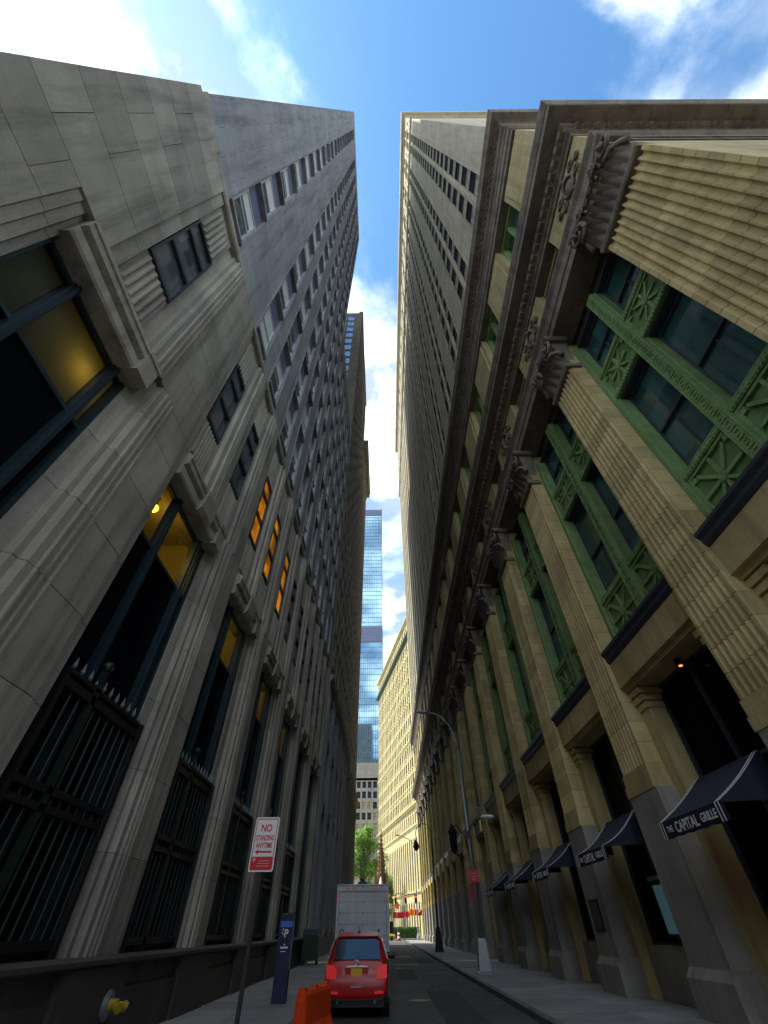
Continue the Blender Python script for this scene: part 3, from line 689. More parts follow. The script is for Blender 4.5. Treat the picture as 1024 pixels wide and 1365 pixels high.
for i, (y0, y1) in enumerate(PIERS):
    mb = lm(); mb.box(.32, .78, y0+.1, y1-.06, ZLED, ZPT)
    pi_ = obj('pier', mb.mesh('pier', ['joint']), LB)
    z = ZLED; c = 0
    while z < ZPT-.2:
        h = min(LC if z+LC < 11.0 or z > 11.0 else LC, ZPT-z)
        if z < 11.25 < z+h+.3: h = 11.25-z if z < 11.2 else h
        if h < .2: z += h; continue
        lo = z < 11.2
        if i == 0:
            pr = [(.9, y0), (0, y0+.02), (0, .92), (.06, .95), (.06, 1.12), (.12, 1.15), (.12, 1.32), (.22, 1.36), (.22, 1.5), (.9, 1.5)]
            if not lo: pr = [(.9, y0), (0, y0+.02), (0, 1.9), (.10, 1.93), (.10, 2.28), (.5, 2.3), (.9, 2.3)]
        elif lo: pr = pier_prof(y0, y1)
        else:
            u0 = 3.62 if i == 1 else y0+.52; u1 = y1-.02 if i < 7 else y1
            if i == 1: u1 = 6.98
            pr = pier_prof(u0, u1)
        parts_ = [pr]
        if i == 0:
            c += 1; js = .55 if c % 2 else -.05
            parts_ = [[(.9, y0), (0, y0+.02), (0, js-.005), (.9, js-.005)], [(.9, js+.005), (0, js+.005)]+pr[2:]]
        for pq in parts_:
            mb = lm(); mb.prism_z(pq, z+.004, z+h-.004, ch=.008)
            obj('stone_course', mb.mesh('stone_course', ['lime']), pi_)
        z += h
    mb = lm(); mb.box(-.20, .8, y0-.02, y1+.02, .1, 1.2) if False else mb.box(-.16, .9, y0, y1, .1, 1.2)
    obj('plinth_block', mb.mesh('plinth_block', ['granite']), pi_)
mb = lm()
mb.prism_y([(-.12, 1.2), (-.24, 1.24), (-.24, 1.30), (-.06, 1.345), (.9, 1.345), (.9, 1.2)], -.75, LEND); obj('ledge', mb.mesh('ledge', ['granite']), LB)
for (y0, y1) in OP:
    mb = lm(); mb.box(-.08, .9, y0, y1, .1, .86); mb.prism_y([(-.08, .86), (-.02, .90), (-.02, 1.2), (.9, 1.2), (.9, .86)], y0, y1); obj('plinth_panel', mb.mesh('plinth_panel', ['granite']), LB)
    # lintel hood
    L0, L1 = y0-.06, y1+.06
    mb = lm()
    mb.prism_y([(.85, 10.36), (.02, 10.36), (-.02, 10.42), (-.02, 10.66), (.03, 10.68), (.03, 10.74), (-.10, 10.80), (-.10, 10.98), (-.14, 11.0), (-.14, 11.12), (.0, 11.24), (.85, 11.24)], L0, L1)
    hd = obj('lintel_hood', mb.mesh('lintel_hood', ['lime']), LB)
    mb = lm(); mb.box(-.13, .5, L1-.50, L1+.005, 10.32, 11.0); mb.box(-.17, .5, L1-.52, L1+.02, 11.0, 11.16); obj('hood_block', mb.mesh('hood_block', ['lime']), hd)
    if y0 > 5:
        c = (y0+y1)/2+.1
        mb = lm(); mb.prism_y([(-.04, 10.34), (-.15, 10.5), (-.20, 11.05), (-.16, 11.2), (.4, 11.25), (.4, 10.34)], c-.40, c+.40); obj('hood_block', mb.mesh('hood_block2', ['lime']), hd)
# bays between piers above the hoods
for k, c in enumerate(COLS):
    w = CWD[k]
    # reeded spandrels
    for (za, zb, n) in ((11.26, 13.32, 6), (17.25, 19.9, 6)):
        mb = lm(); mb.box(.20, .75, c-w/2, c+w/2, za, zb)
        rw = (w-.16)/n
        for r in range(n):
            yy = c-w/2+.08+r*rw
            pr = [(.21, yy)]+[(.20-.09*math.sin(PI*t/5), yy+rw*t/5) for t in range(1, 5)]+[(.21, yy+rw)]
            mb.prism_z(pr, za+.35 if za < 12 else za+.08, zb-.12 if za < 12 else zb-.5)
        for r in range(3) if za < 12 else (): mb.box(.06+.05*r, .3, c-w/2, c+w/2, za+.02+.1*r, za+.10+.1*r)
        obj('reeded_spandrel', mb.mesh('reeded_spandrel', ['lime']), LB)
    lit = k in (3, 4, 5)
    mb = lm(); z0, z1 = 13.34, 17.23
    mb.box(.13, .60, c-w/2, c-w/2+.07, z0, z1); mb.box(.13, .60, c+w/2-.07, c+w/2, z0, z1)
    for zq, hh in ((z0, .14), (14.75, .16), (16.15, .16), (z1-.1, .1)): mb.box(.12, .60, c-w/2+.07, c+w/2-.07, zq, zq+hh)
    mb.quad([(.22, c-w/2, z0), (.22, c+w/2, z0), (.22, c+w/2, z1), (.22, c-w/2, z1)], 1)
    wn = obj('three_light_window', mb.mesh('three_light_window', ['dframe', 'amber' if lit else 'glass_pale']), LB)
    if lit: wn['label'] = 'three-light window glowing amber'
# colonnettes between the paired windows
for k in range(6):
    a, b = 7.55+LPITCH*k+.55, 10.15+LPITCH*k-.55
    mb = lm(); p = [(.8, a), (.15, a), (.15, a+.15), (.02, a+.2), (.02, a+.42)]
    for r in range(3):
        yy = a+.46+r*.16; p += [(.02, yy), (-.06, yy+.02), (-.06, yy+.07), (.02, yy+.09)]
    p += [(.02, b-.3), (.12, b-.26), (.12, b), (.8, b)]
    mb.prism_z(p, 11.25, ZPT-.2); obj('colonnette', mb.mesh('colonnette', ['lime']), LB)
# tall ground-floor windows
for k, (y0, y1) in enumerate(OP):
    mb = lm(); d = .46
    ym = [y0+.30*(y1-y0), y0+.86*(y1-y0)]
    for yy, hw in ((y0+.04, .05), (ym[0], .09), (ym[1], .09), (y1-.05, .05)):
        mb.box(d-.12, d+.08, yy-hw, yy+hw, 1.34, 10.36); 
        if hw > .06: mb.box(d-.19, d-.12, yy-.035, yy+.035, 1.34, 10.36)
    for zq in (1.34, 4.7, 8.45, 10.28): mb.box(d-.06, d+.06, y0, y1, zq, zq+.09)
    tw_ = obj('tall_window', mb.mesh('tall_window', ['teal']), LB)
    mb = lm(); 
    lit = k < 5
    if lit:
        mb.quad([(d, y0, 8.5), (d, y1, 8.5), (d, y1, 10.36), (d, y0, 10.36)], 0)
        mb.quad([(d, y0, 1.34), (d, y1, 1.34), (d, y1, 8.5), (d, y0, 8.5)], 1)
    else: mb.quad([(d, y0, 1.34), (d, y1, 1.34), (d, y1, 10.36), (d, y0, 10.36)], 1)
    obj('pane', mb.mesh('pane', ['clear', 'glass_shop']), tw_)
    mb = lm()
    mb.box(.55, 4.1, y0-.35, y1+.35, 8.38, 8.46, 1); mb.box(.62, 4.1, y0-.35, y1+.35, 10.9, 11.0, 0)
    for yy in (y0-.4, y1+.35): mb.box(.62, 4.1, yy, yy+.05, 8.46, 10.9, 0)
    mb.box(4.1, 4.15, y0-.4, y1+.4, 8.38, 11, 0)
    mb.box(.62, 4.15, y0-.4, y1+.4, 1.0, 8.37, 1)
    obj('room_interior', mb.mesh('room_interior', ['room', 'room_dark']), tw_)
mbt = newmat('translucent_blind'); mbt[3].remove(mbt[2]); _t = mbt[3].new('ShaderNodeBsdfTranslucent'); _t.inputs[0].default_value = (.62, .62, .45, 1); _d = mbt[3].new('ShaderNodeBsdfDiffuse'); _d.inputs[0].default_value = (.30, .34, .29, 1)
_m = mbt[3].new('ShaderNodeMixShader'); mbt[4].new(_t.outputs[0], _m.inputs[1]); mbt[4].new(_d.outputs[0], _m.inputs[2]); mbt[4].new(_m.outputs[0], mbt[3]['Material Output'].inputs[0])
mb = lm(); mb.quad([(.60, OP[0][0], 8.5), (.60, OP[0][1], 8.5), (.60, OP[0][1], 10.9), (.60, OP[0][0], 10.9)])
BLN = thing('roller_blind', 'pale roller blind with a warm glow behind the first tall window from the corner', 'blind', (0, 0, 0), me=mb.mesh('roller_blind', [mbt[0]]))
# lamps that glow behind the tall windows
for k, (dd, yf, e, col) in enumerate(((.95, .76, .75, (1, .55, .06)), (1.3, .42, 15, (1, .50, .04)), (1.5, .6, 8, (1, .55, .06)), (1.5, .6, 7, (1, .5, .05)), (1.5, .6, 6, (1, .5, .05)))):
    y0, y1 = OP[k]; yy = y0+yf*(y1-y0); zc = 10.45 if k else 9.75
    t = thing('ceiling_lamp', ['warm ceiling lamp glowing faintly behind the first tall window', 'bright amber ceiling lamp behind the second tall window', 'amber ceiling lamp behind the third tall window', 'amber ceiling lamp behind the fourth tall window', 'amber ceiling lamp behind the fifth tall window'][k], 'lamp', (XL-dd, yy, zc))
    mb = MB(); mb.lathe([(.04, .12), (.04, 10.9-zc)], (0, 0, 0), 8); obj('stem', mb.mesh('stem', ['iron']), t, (XL-dd, yy, zc))
    mb = MB(); mb.ball((0, 0, 0), .13); obj('globe', mb.mesh('globe', [emis('lamp_globe%d' % k, col, 2.5)], smooth=True), t, (XL-dd, yy, zc))
    pl = bpy.data.lights.new('lamp_light', 'POINT'); pl.energy = e; pl.color = col; pl.shadow_soft_size = .15
    po = bpy.data.objects.new('lamp_light', pl); C.objects.link(po); po.parent = t; po.location = (0, 0, -.25)
# iron grilles in the tall windows
for k, (y0, y1) in enumerate(OP[:6]):
    mb = lm()
    for zq, hh in ((1.45, .12), (3.05, .10), (3.28, .10), (4.72, .14), (4.95, .07)): mb.box(.14, .30, y0+.12, y1-.02, zq, zq+hh)
    mb.box(.12, .32, y0+.08, y0+.16, 1.35, 5.0); mb.box(.10, .34, y1-.14, y1-.02, 1.35, 5.0)
    gr = thing('window_grille', ['black iron window grille with spiked top across the first tall window from the corner', 'black iron window grille with green bronze bars across the second tall window', 'black iron spiked grille across the third tall window', 'black iron spiked grille across the fourth tall window', 'black iron spiked grille across the fifth tall window', 'black iron spiked grille across the sixth tall window'][k], 'grille', (XL-.2, (y0+y1)/2, 1.345), 'window grilles')
    obj('rail_frame', mb.mesh('rail_frame', ['iron']), gr)
    n = 11
    bmz = MB(); bmz.tube([(0, 0, 0), (0, 0, 3.4)], .022, 6); bm_ = bmz.mesh('bar', ['iron_green'])
    sp = MB(); sp.loft([[(.025*math.cos(t), .025*math.sin(t), z) for t in [2*PI*q/6 for q in range(6)]] for z in (0, .08)]); sp.loft([[(r*math.cos(t), r*math.sin(t), z) for t in [2*PI*q/6 for q in range(6)]] for r, z in ((.045, .08), (.004, .26))]); spm = sp.mesh('spike', ['galv'])
    for q in range(n):
        yy = y0+.25+q*(y1-y0-.45)/(n-1)
        obj('bar', bm_, gr, (XL-.2, yy, 1.5)); obj('spike', spm, gr, (XL-.2, yy, 5.0))
    mb = MB(); yy = y0+.35*(y1-y0)
    mb.box(XL-.24, XL-.14, yy-.07, yy+.07, 1.4, 5.35); mb.ball((XL-.19, yy, 5.45), .12); obj('post', mb.mesh('post', ['iron_green' if k == 1 else 'iron']), gr)
# upper storeys
LFH = 5.08
def ltower(y0, y1, ztop, cols, name):
    mb = lm(); prev = y0; sw = 1.5
    for c in cols:
        mb.box(.04, .7, prev, c-sw/2, 19.85, ztop); prev = c+sw/2
        mb.box(.04, .7, c-sw/2, c+sw/2, ztop-5.2 if ztop > 100 else ztop-3.5, ztop)
        mb.box(.0, .14, c-sw/2-.16, c-sw/2-.06, 20.2, ztop-4)
    mb.box(.04, .7, prev, y1, 19.85, ztop)
    obj(name, mb.mesh(name, ['lime_far']), LB)
    mb = lm()
    for c in cols: mb.box(.24, .7, c-sw/2, c+sw/2, 19.9, ztop-3)
    obj('spandrel_strips', mb.mesh('spandrel_strips', ['bluegrey']), LB, kind='stuff')
COL_T = [c for c in COLS if c < 22]; COL_W = [c for c in COLS if c > 22.5]
ltower(-.52, 23.0, 126, COL_T, 'upper_wall'); ltower(23.0, LEND, 62, COL_W, 'wing_wall')
mb = lm(); mb.prism_y([(.08, 125.2), (.0, 125.3), (.0, 126.1), (.7, 126.2), (.7, 125.2)], -.45, 23.05); obj('parapet', mb.mesh('parapet', ['lime_far']), LB)
mb = lm(); mb.box(-.0, .75, -.55, .9, 19.9, 20.5); mb.prism_y([(.06, 19.88), (.0, 19.95), (.0, 20.2), (.1, 20.45), (.7, 20.45), (.7, 19.88)], 1.0, LEND); obj('string_course', mb.mesh('string_course', ['lime']), LB)
def lw(mb, c, z, bl):
    w, h = 1.44, 3.1
    mb.box(.13, .25, c-w/2, c-w/2+.10, z, z+h); mb.box(.15, .25, c+w/2-.10, c+w/2, z, z+h)
    mb.box(.14, .25, c-w/2+.1, c+w/2-.1, z+h*.5-.06, z+h*.5+.06); mb.box(.15, .25, c-w/2+.1, c+w/2-.1, z+h-.1, z+h); mb.box(.15, .25, c-w/2+.1, c+w/2-.1, z, z+.1)
    mb.box(-.02, .26, c-w/2-.03, c+w/2+.03, z-.16, z, 3)
    mb.quad([(.20, c-w/2, z), (.20, c+w/2, z), (.20, c+w/2, z+h), (.20, c-w/2, z+h)], 1)
    if bl: mb.quad([(.195, c-w/2+.1, z+h-.1-bl*h*.8), (.195, c+w/2-.1, z+h-.1-bl*h*.8), (.195, c+w/2-.1, z+h-.1), (.195, c-w/2+.1, z+h-.1)], 2)
lws = []
for bl in (0, .35, .6, .9):
    mb = lm(); lw(mb, 0, 0, bl); lws.append(mb.mesh('upper_window', ['alu', 'glass_pale', 'blind', 'lime_far']))
for (cl, zt) in ((COL_T, 119), (COL_W, 55)):
    for c in cl:
        z = 20.75; 
        while z < zt: obj('upper_window', random.choice(lws), LB, (0, c, z)); z += LFH

# ================================================================== further buildings on the left
def facade(parent, sx, x0, y0, y1, z0, z1, pitch, ww, fh, wh, matw, matg='glass', proud=.35, frame='dframe', stuff=True, zb=None):
    n = max(1, int((y1-y0)/pitch)); p = (y1-y0)/n
    mb = MB(sx, x0); mg = MB(sx, x0)
    for i in range(n):
        a = y0+i*p; c = a+p/2
        mb.box(0, proud+.1, a, c-ww/2, z0, z1)
        mb.box(0, proud+.1, c+ww/2, a+p, z0, z1)
        z = z0+fh*.35
        mb.box(.1, proud+.1, c-ww/2, c+ww/2, z0, z)
        while z+wh < z1:
            mg.box(proud-.06, proud, c-ww/2, c+ww/2, z, z+wh, 1)
            mg.box(proud-.12, proud-.05, c-ww/2, c+ww/2, z+wh*.5-.05, z+wh*.5+.05); mg.box(proud-.12, proud-.05, c-.04, c+.04, z, z+wh)
            nz_ = z+fh if z+fh+wh < z1 else z1
            mb.box(.1, proud+.1, c-ww/2, c+ww/2, z+wh, nz_)
            mb.box(-.05, .2, c-ww/2-.1, c+ww/2+.1, z-.15, z)
            z += fh
    obj('wall', mb.mesh('wall', [matw]), parent)
    obj('windows', mg.mesh('windows', [frame, matg]), parent, kind='stuff')
L2 = thing('brown_tower', 'tall grey-brown tower rising beyond the stepped limestone building', 'building', (XL, 56, GZ))
mb = lm(); mb.box(.46, 30, 41.5, 70.9, 0, 126); mb.box(8, 30, 41.6, 70, 126, 160); obj('core_wall', mb.mesh('core_wall', ['brown']), L2)  # the raised box at the back is unseen, added to block the sun
facade(L2, -1, XL, 41.1, 71, 20, 126.3, 2.9, 1.4, 3.9, 2.4, 'brown')
mb = lm(); mb.box(.47, 30, 41.06, 41.5, 62, 126.3); mb.prism_y([(.0, 126.3), (-.25, 126.6), (-.25, 127.3), (.8, 127.3), (.8, 126.3)], 41, 71); obj('flank_wall', mb.mesh('flank_wall', ['brown']), L2)
mwin = MB(); mwin.box(0, 1.5, -.04, .02, 0, 2.3, 1); mwin.box(-.08, 0, -.08, .02, -.1, 2.4); mwin.box(1.5, 1.58, -.08, .02, -.1, 2.4); mwin.box(0, 1.5, -.07, .02, 1.1, 1.2); mwin.box(-.1, 1.6, -.12, .02, -.2, -.05)
fwm = mwin.mesh('flank_window', ['alu', 'glass_blue'])
for j in range(15):
    for xx in (XL-3.6, XL-5.8): obj('flank_window', fwm, L2, (xx, 41.1, 66+3.9*j))
mb = lm(); mg = lm()
for k in range(6):
    a = 41.1+k*4.98; mb.box(-.05, .5, a, a+1.9, 0, 19.2); mg.quad([(.4, a+1.9, 0), (.4, a+4.98, 0), (.4, a+4.98, 19), (.4, a+1.9, 19)])
    for zq in (1.0, 9, 14, 18.4): mb.box(.1, .5, a+1.9, a+4.98, zq, zq+.8)
    for q in range(4): mb.box(-.08, .0, a+.3+q*.35, a+.45+q*.35, 1.5, 18.5)
mb.prism_y([(0, 19.2), (-.3, 19.6), (-.3, 20), (.4, 20), (.4, 19.2)], 41.1, 71); mb.box(-.15, .5, 41.1, 71, 0, 1.3)
obj('base_storeys', mb.mesh('base_storeys', ['lime_far']), L2); obj('base_glazing', mg.mesh('base_glazing', ['glass_shop']), L2)
L3 = thing('corniced_building', 'brown office block with heavy overhanging dentil cornice beside the brown tower', 'building', (XL, 81, GZ))
mb = lm(); mb.box(.46, 28, 71.2, YEND_L-.05, 0, 104); obj('core_wall', mb.mesh('core_wall', ['brown']), L3)
facade(L3, -1, XL, 71.1, YEND_L, 18, 102, 2.7, 1.4, 3.9, 2.4, 'brown')
def sweepL(prof, y0, y1, name, mats):
    mb = MB(); st = [[(-30, y0+d, z) for d, z in prof], [(XL-d, y0+d, z) for d, z in prof], [(XL-d, y1-d, z) for d, z in prof], [(-30, y1-d, z) for d, z in prof]]
    mb.loft(st); return mb.mesh(name, mats)
obj('top_cornice', sweepL([(.5, 101), (-.2, 101), (-.3, 102.5), (-1.1, 103), (-1.1, 104.4), (-1.35, 105), (-1.35, 106), (.5, 106.5)], 71.1+1.3, YEND_L, 'top_cornice', ['brown']), L3)
mb = lm(); y = 71.3
while y < YEND_L: mb.box(-.9, -.25, y, y+.4, 102.3, 103.02); y += .85
obj('dentil_course', mb.mesh('dentil_course', ['brown']), L3, kind='stuff')
obj('base_cornice', sweepL([(.5, 16.8), (-.1, 16.8), (-.2, 17.4), (-.6, 17.6), (-.6, 18.0), (.5, 18.2)], 71.1+.6, YEND_L, 'base_cornice', ['brown']), L3)
mb = lm(); mg = lm()
for k in range(7):
    a = 71.1+k*2.84
    mb.lathe([(.5, .3), (.42, 1.2), (.38, 14.5), (.5, 15.6)], (.1, a+.55, 0), 10); mb.box(-.3, .5, a, a+1.1, 0, .5); mb.box(-.3, .5, a, a+1.1, 15.5, 16.8)
    mg.quad([(.42, a, .3), (.42, a+2.84, .3), (.42, a+2.84, 16.8), (.42, a, 16.8)])
    mb.box(.2, .46, a+1.1, a+2.84, 8, 9); mb.box(.0, .46, a+1.1, a+2.84, 15.9, 16.8)
obj('base_columns', mb.mesh('base_columns', ['brown']), L3, kind='stuff'); obj('base_glazing', mg.mesh('base_glazing', ['glass_shop']), L3)

# unseen blocks added behind the viewpoint, height set to shade the lower street
for nm, lb, sx_, x0_ in (('unseen_shade_block', 'unseen block added behind the viewpoint on the left to shade the lower street', -1, XL), ('unseen_shade_block', 'unseen block added behind the viewpoint on the right to shade the lower street', 1, XR)):
    t = thing(nm, lb, 'building', (x0_, -40, GZ))
    mb = MB(sx_, x0_); mb.box(.46, 30, -70, -12.02, 0, 18.5); obj('core_wall', mb.mesh('core_wall', ['lime_far']), t)
    facade(t, sx_, x0_, -70, -12, 0, 19, 4, 1.9, 4.2, 2.6, 'lime_far')
# ================================================================== sunlit yellow building across the avenue (turned 11 degrees)
TA = Vector((13.7, 127.0)); TB = Vector((-2.83, 211.0))
tdir = (TB-TA).normalized(); tnor = Vector((tdir.y, -tdir.x))   # points into the building (right)
TLEN = (TB-TA).length
class TM(MB):
    def p(s, d, y, z):
        q = TA+tdir*y+tnor*d; s.V.append((q.x, q.y, z)); return len(s.V)-1
TBd = thing('yellow_building', 'sunlit pale yellow office building with arched windows and bracketed cornices at the street end', 'building', (6, 168, GZ))
mb = TM(); mb.box(.75, 26, .1, TLEN-.1, 0, 90); obj('core_wall', mb.mesh('core_wall', ['yellow']), TBd)
class TF(TM): pass
n = 30; tp = TLEN/n
mb = TM(); mg = TM()
FL = [(29.2+4.35*j) for j in range(12)]
for i in range(n):
    a = i*tp; c = a+tp/2; ww = 1.6
    mb.box(0, .8, a, c-ww/2, 28, 90); mb.box(0, .8, c+ww/2, a+tp, 28, 90)
    if i % 3 == 0: mb.box(-.14, .05, a-.35, a+.35, 28.6, 82)
    for j, z in enumerate(FL+[84.2]):
        zn = (FL+[84.2, 91.2])[j+1]
        mb.box(.12, .8, c-ww/2, c+ww/2, z+3.0, min(90, zn+.3)); mb.box(-.12, .2, c-ww/2-.15, c+ww/2+.15, z+.12, z+.34)
        mb.box(-.15, .2, c-ww/2-.1, c+ww/2+.1, z+3.0, z+3.25)
        if j % 3 == 1: mb.box(-.35, .1, c-.8, c+.8, z-.35, z+.1)
        if j % 2 == 0: mb.box(-.12, .05, c-.3, c+.3, z+3.3, z+4.0)
        mg.box(.14, .2, c-ww/2, c+ww/2, z+.3, z+3.0, 1); mg.box(.10, .15, c-.05, c+.05, z+.3, z+3.0); mg.box(.10, .15, c-ww/2, c+ww/2, z+1.6, z+1.7)
    mb.box(.12, .8, c-ww/2, c+ww/2, 28, FL[0]+.3)
    # windows just under the big cornice
    mb.box(0, .8, a, c-.6, 22.6, 28); mb.box(0, .8, c+.6, a+tp, 22.6, 28); mb.box(.1, .8, c-.6, c+.6, 26.4, 28); mb.box(.1, .8, c-.6, c+.6, 22.6, 23.4)
    mg.box(.14, .2, c-.6, c+.6, 23.4, 26.4, 1)
    # giant arched order
    mb.box(-.05, .8, a, a+.75, 9.2, 22.6); mb.box(-.05, .8, a+tp-.75, a+tp, 9.2, 22.6)
    mg.box(.2, .3, a+.75, a+tp-.75, 9.2, 22, 1)
    r = (tp-1.5)/2; arch = [(c-r, 20.0)]+[(c-r*math.cos(PI*k/8), 20.0+r*math.sin(PI*k/8)) for k in range(9)]+[(c+r, 22.6), (c-r, 22.6)]
    for k in range(8):
        y0_, z0_ = c-r*math.cos(PI*k/8), 20.0+r*math.sin(PI*k/8); y1_, z1_ = c-r*math.cos(PI*(k+1)/8), 20.0+r*math.sin(PI*(k+1)/8)
        mb.quad([(-.05, y0_, z0_), (-.05, y1_, z1_), (-.05, y1_, 22.6), (-.05, y0_, 22.6)]); mb.quad([(-.05, y0_, z0_), (-.05, y1_, z1_), (.6, y1_, z1_), (.6, y0_, z0_)])
    for zq in (13.0, 16.6): mg.box(.14, .2, a+.75, a+tp-.75, zq, zq+.35)
    # ground arcade
    mb.box(-.15, .8, a, a+.7, 0, 8.2); mb.box(-.15, .8, a+tp-.7, a+tp, 0, 8.2); mg.box(.15, .25, a+.7, a+tp-.7, .5, 8, 1)
    for k in range(8):
        r = (tp-1.4)/2; y0_, z0_ = c-r*math.cos(PI*k/8), 6.2+r*math.sin(PI*k/8); y1_, z1_ = c-r*math.cos(PI*(k+1)/8), 6.2+r*math.sin(PI*(k+1)/8)
        mb.quad([(-.15, y0_, z0_), (-.15, y1_, z1_), (-.15, y1_, 8.2), (-.15, y0_, 8.2)]); mb.quad([(-.15, y0_, z0_), (-.15, y1_, z1_), (.6, y1_, z1_), (.6, y0_, z0_)])
obj('wall', mb.mesh('wall', ['yellow']), TBd)
obj('windows', mg.mesh('windows', ['dframe', 'glass_dull']), TBd, kind='stuff')
for (zq, pr) in ((8.2, .5), (22.6, .45), (27.6, .8), (46, .35), (63, .35), (89.3, 1.0)):
    mb = TM(); mb.prism_y([(.6, zq), (-pr*.4, zq), (-pr*.5, zq+.4), (-pr, zq+.5), (-pr, zq+.9), (.6, zq+1.1)], -.2, TLEN+.3); obj('string_course', mb.mesh('string_course', ['yellow']), TBd)
mb = TM(); mb.prism_y([(.6, 81.8), (-.6, 81.9), (-1.3, 82.4), (-1.3, 83.0), (-.3, 83.5), (.6, 83.6)], -.2, TLEN+.3); obj('dark_green_cornice', mb.mesh('dark_green_cornice', ['green_band']), TBd)  # dark green projecting band below the top floor
mb = TM(); mb.lathe([(1.5, 88), (1.8, 90.4), (1.5, 92), (.9, 93.5), (.2, 94)], (1.0, TLEN-1, 0), 10); obj('corner_turret', mb.mesh('corner_turret', ['yellow']), TBd)

# ================================================================== glass tower and grey block
GT = thing('glass_tower', 'tall blue glass tower with a dark band part way up', 'skyscraper', (-12, 280, GZ))
mb = MB(); mb.box(-32, -1.2, 275, 305, 0, 286); obj('glazing', mb.mesh('glazing', ['glass_blue']), GT)
mb = MB()
for i in range(22): x = -32+i*1.4667; mb.box(x-.09, x+.09, 274.75, 275, 0, 286)
mb2 = MB()
for j in range(72): mb2.box(-32, -1.2, 274.82, 275, j*4, j*4+.22)
mb.box(-1.3, -.9, 274.6, 275.2, 0, 288)
obj('mullions', mb.mesh('mullions', ['dframe']), GT, kind='stuff'); obj('floor_bands', mb2.mesh('floor_bands', ['bluegrey']), GT, kind='stuff')
for (za, zb) in ((148, 161), (279, 286.5)):
    mb = MB(); mb.box(-32.1, -1.1, 274.6, 275.1, za, zb)
    for j in range(int((zb-za)/1.2)): mb.box(-32.1, -1.1, 274.45, 274.6, za+j*1.2, za+j*1.2+.35)
    obj('louvre_band', mb.mesh('louvre_band', ['bluegrey']), GT)
GB = thing('concrete_office_block', 'grey concrete office block with rows of square windows and a blank pale top', 'building', (-9, 230, GZ))
mb = MB(); mb.box(-34, -3.4, 226, 250, 0, 58)
mb.box(-34.2, -3.2, 225.4, 226.2, 51.0, 58.4)
obj('wall', mb.mesh('wall', ['concrete']), GB)
mb = MB()
for j in range(12):
    z = 4+4.0*j-.0; mb.box(-34, -3.4, 225.4, 226, z+2.6, z+4.0)
for i in range(13): x = -34+2.55*i; mb.box(x-.4, x+.4, 225.3, 226, 0, 51)
obj('grid', mb.mesh('grid', ['concrete']), GB)
mb = MB(); mb.box(.4, 2.15, 0, .06, 0, 2.6, 1); mb.box(1.22, 1.32, -.05, 0, 0, 2.6); mb.box(.4, 2.15, -.05, 0, 1.2, 1.28)
sqw = mb.mesh('square_window', ['dframe', 'glass']); sqw2 = sqw.copy(); sqw2.materials[1] = plain('tan_blind', (.42, .32, .18), .7)
for j in range(12):
    for i in range(12): obj('square_window', sqw2 if random.random() < .3 else sqw, GB, (-34+2.55*i, 225.8, 4+4.0*j))

# ================================================================== churchyard: trees, hedge, monument
def tree(x, y, h, rx, label, nleaf, seed, crown_base=.35):
    rnd = random.Random(seed)
    t = thing('churchyard_tree', label, 'tree', (x, y, GZ), 'churchyard trees')
    mb = MB()
    mb.tube([(x, y, 0), (x+.1, y, h*.2), (x-.15, y+.1, h*.42), (x, y, h*.7)], .45, 9, r1=.12)
    clumps = []
    for k in range(12):
        an = rnd.uniform(0, 2*PI); z0 = h*rnd.uniform(.25, .5); rr_ = rx*rnd.uniform(.5, .9); z1 = h*rnd.uniform(.5, .95)
        e = (x+rr_*math.cos(an), y+rr_*math.sin(an), z1); m_ = (x+rr_*.45*math.cos(an), y+rr_*.45*math.sin(an), (z0+z1)/2+.4)
        mb.tube([(x, y, z0), m_, e], .16, 6, r1=.04); clumps.append(e)
    obj('trunk', mb.mesh('trunk', ['bark'], smooth=True), t)
    for k in range(46):
        an = rnd.uniform(0, 2*PI); q = rnd.random()**.5; z = h*rnd.uniform(crown_base, 1.0)
        prof_ = math.sin(PI*min(1, max(.06, (z/h-crown_base)/(1.02-crown_base))))**.6
        clumps.append((x+rx*q*prof_*math.cos(an), y+rx*q*prof_*math.sin(an), z))
    mb = MB()
    for k in range(nleaf):
        c = rnd.choice(clumps); r = rx*.30
        v = Vector((rnd.gauss(0, 1), rnd.gauss(0, 1), rnd.gauss(0, .8))).normalized()*r*rnd.random()**.45
        q = Vector(c)+v; s = rnd.uniform(.14, .30)
        u = Vector((rnd.gauss(0, 1), rnd.gauss(0, 1), rnd.gauss(0, .5))).normalized(); w = u.orthogonal().normalized()
        mb.quad([q-u*s, q-w*s*.6, q+u*s, q+w*s*.6])
    obj('crown', mb.mesh('crown', ['leaf1'], norm=False), t)
tree(-6.6, 168, 24.5, 6.5, 'leafy green tree behind the brown stone spire', 15000, 3)
tree(-15, 160, 22, 6, 'green churchyard tree hidden mostly behind the left buildings', 7000, 4)
tree(-1.0, 186, 15, 4.2, 'smaller green tree between the spire and the yellow building', 6000, 5)
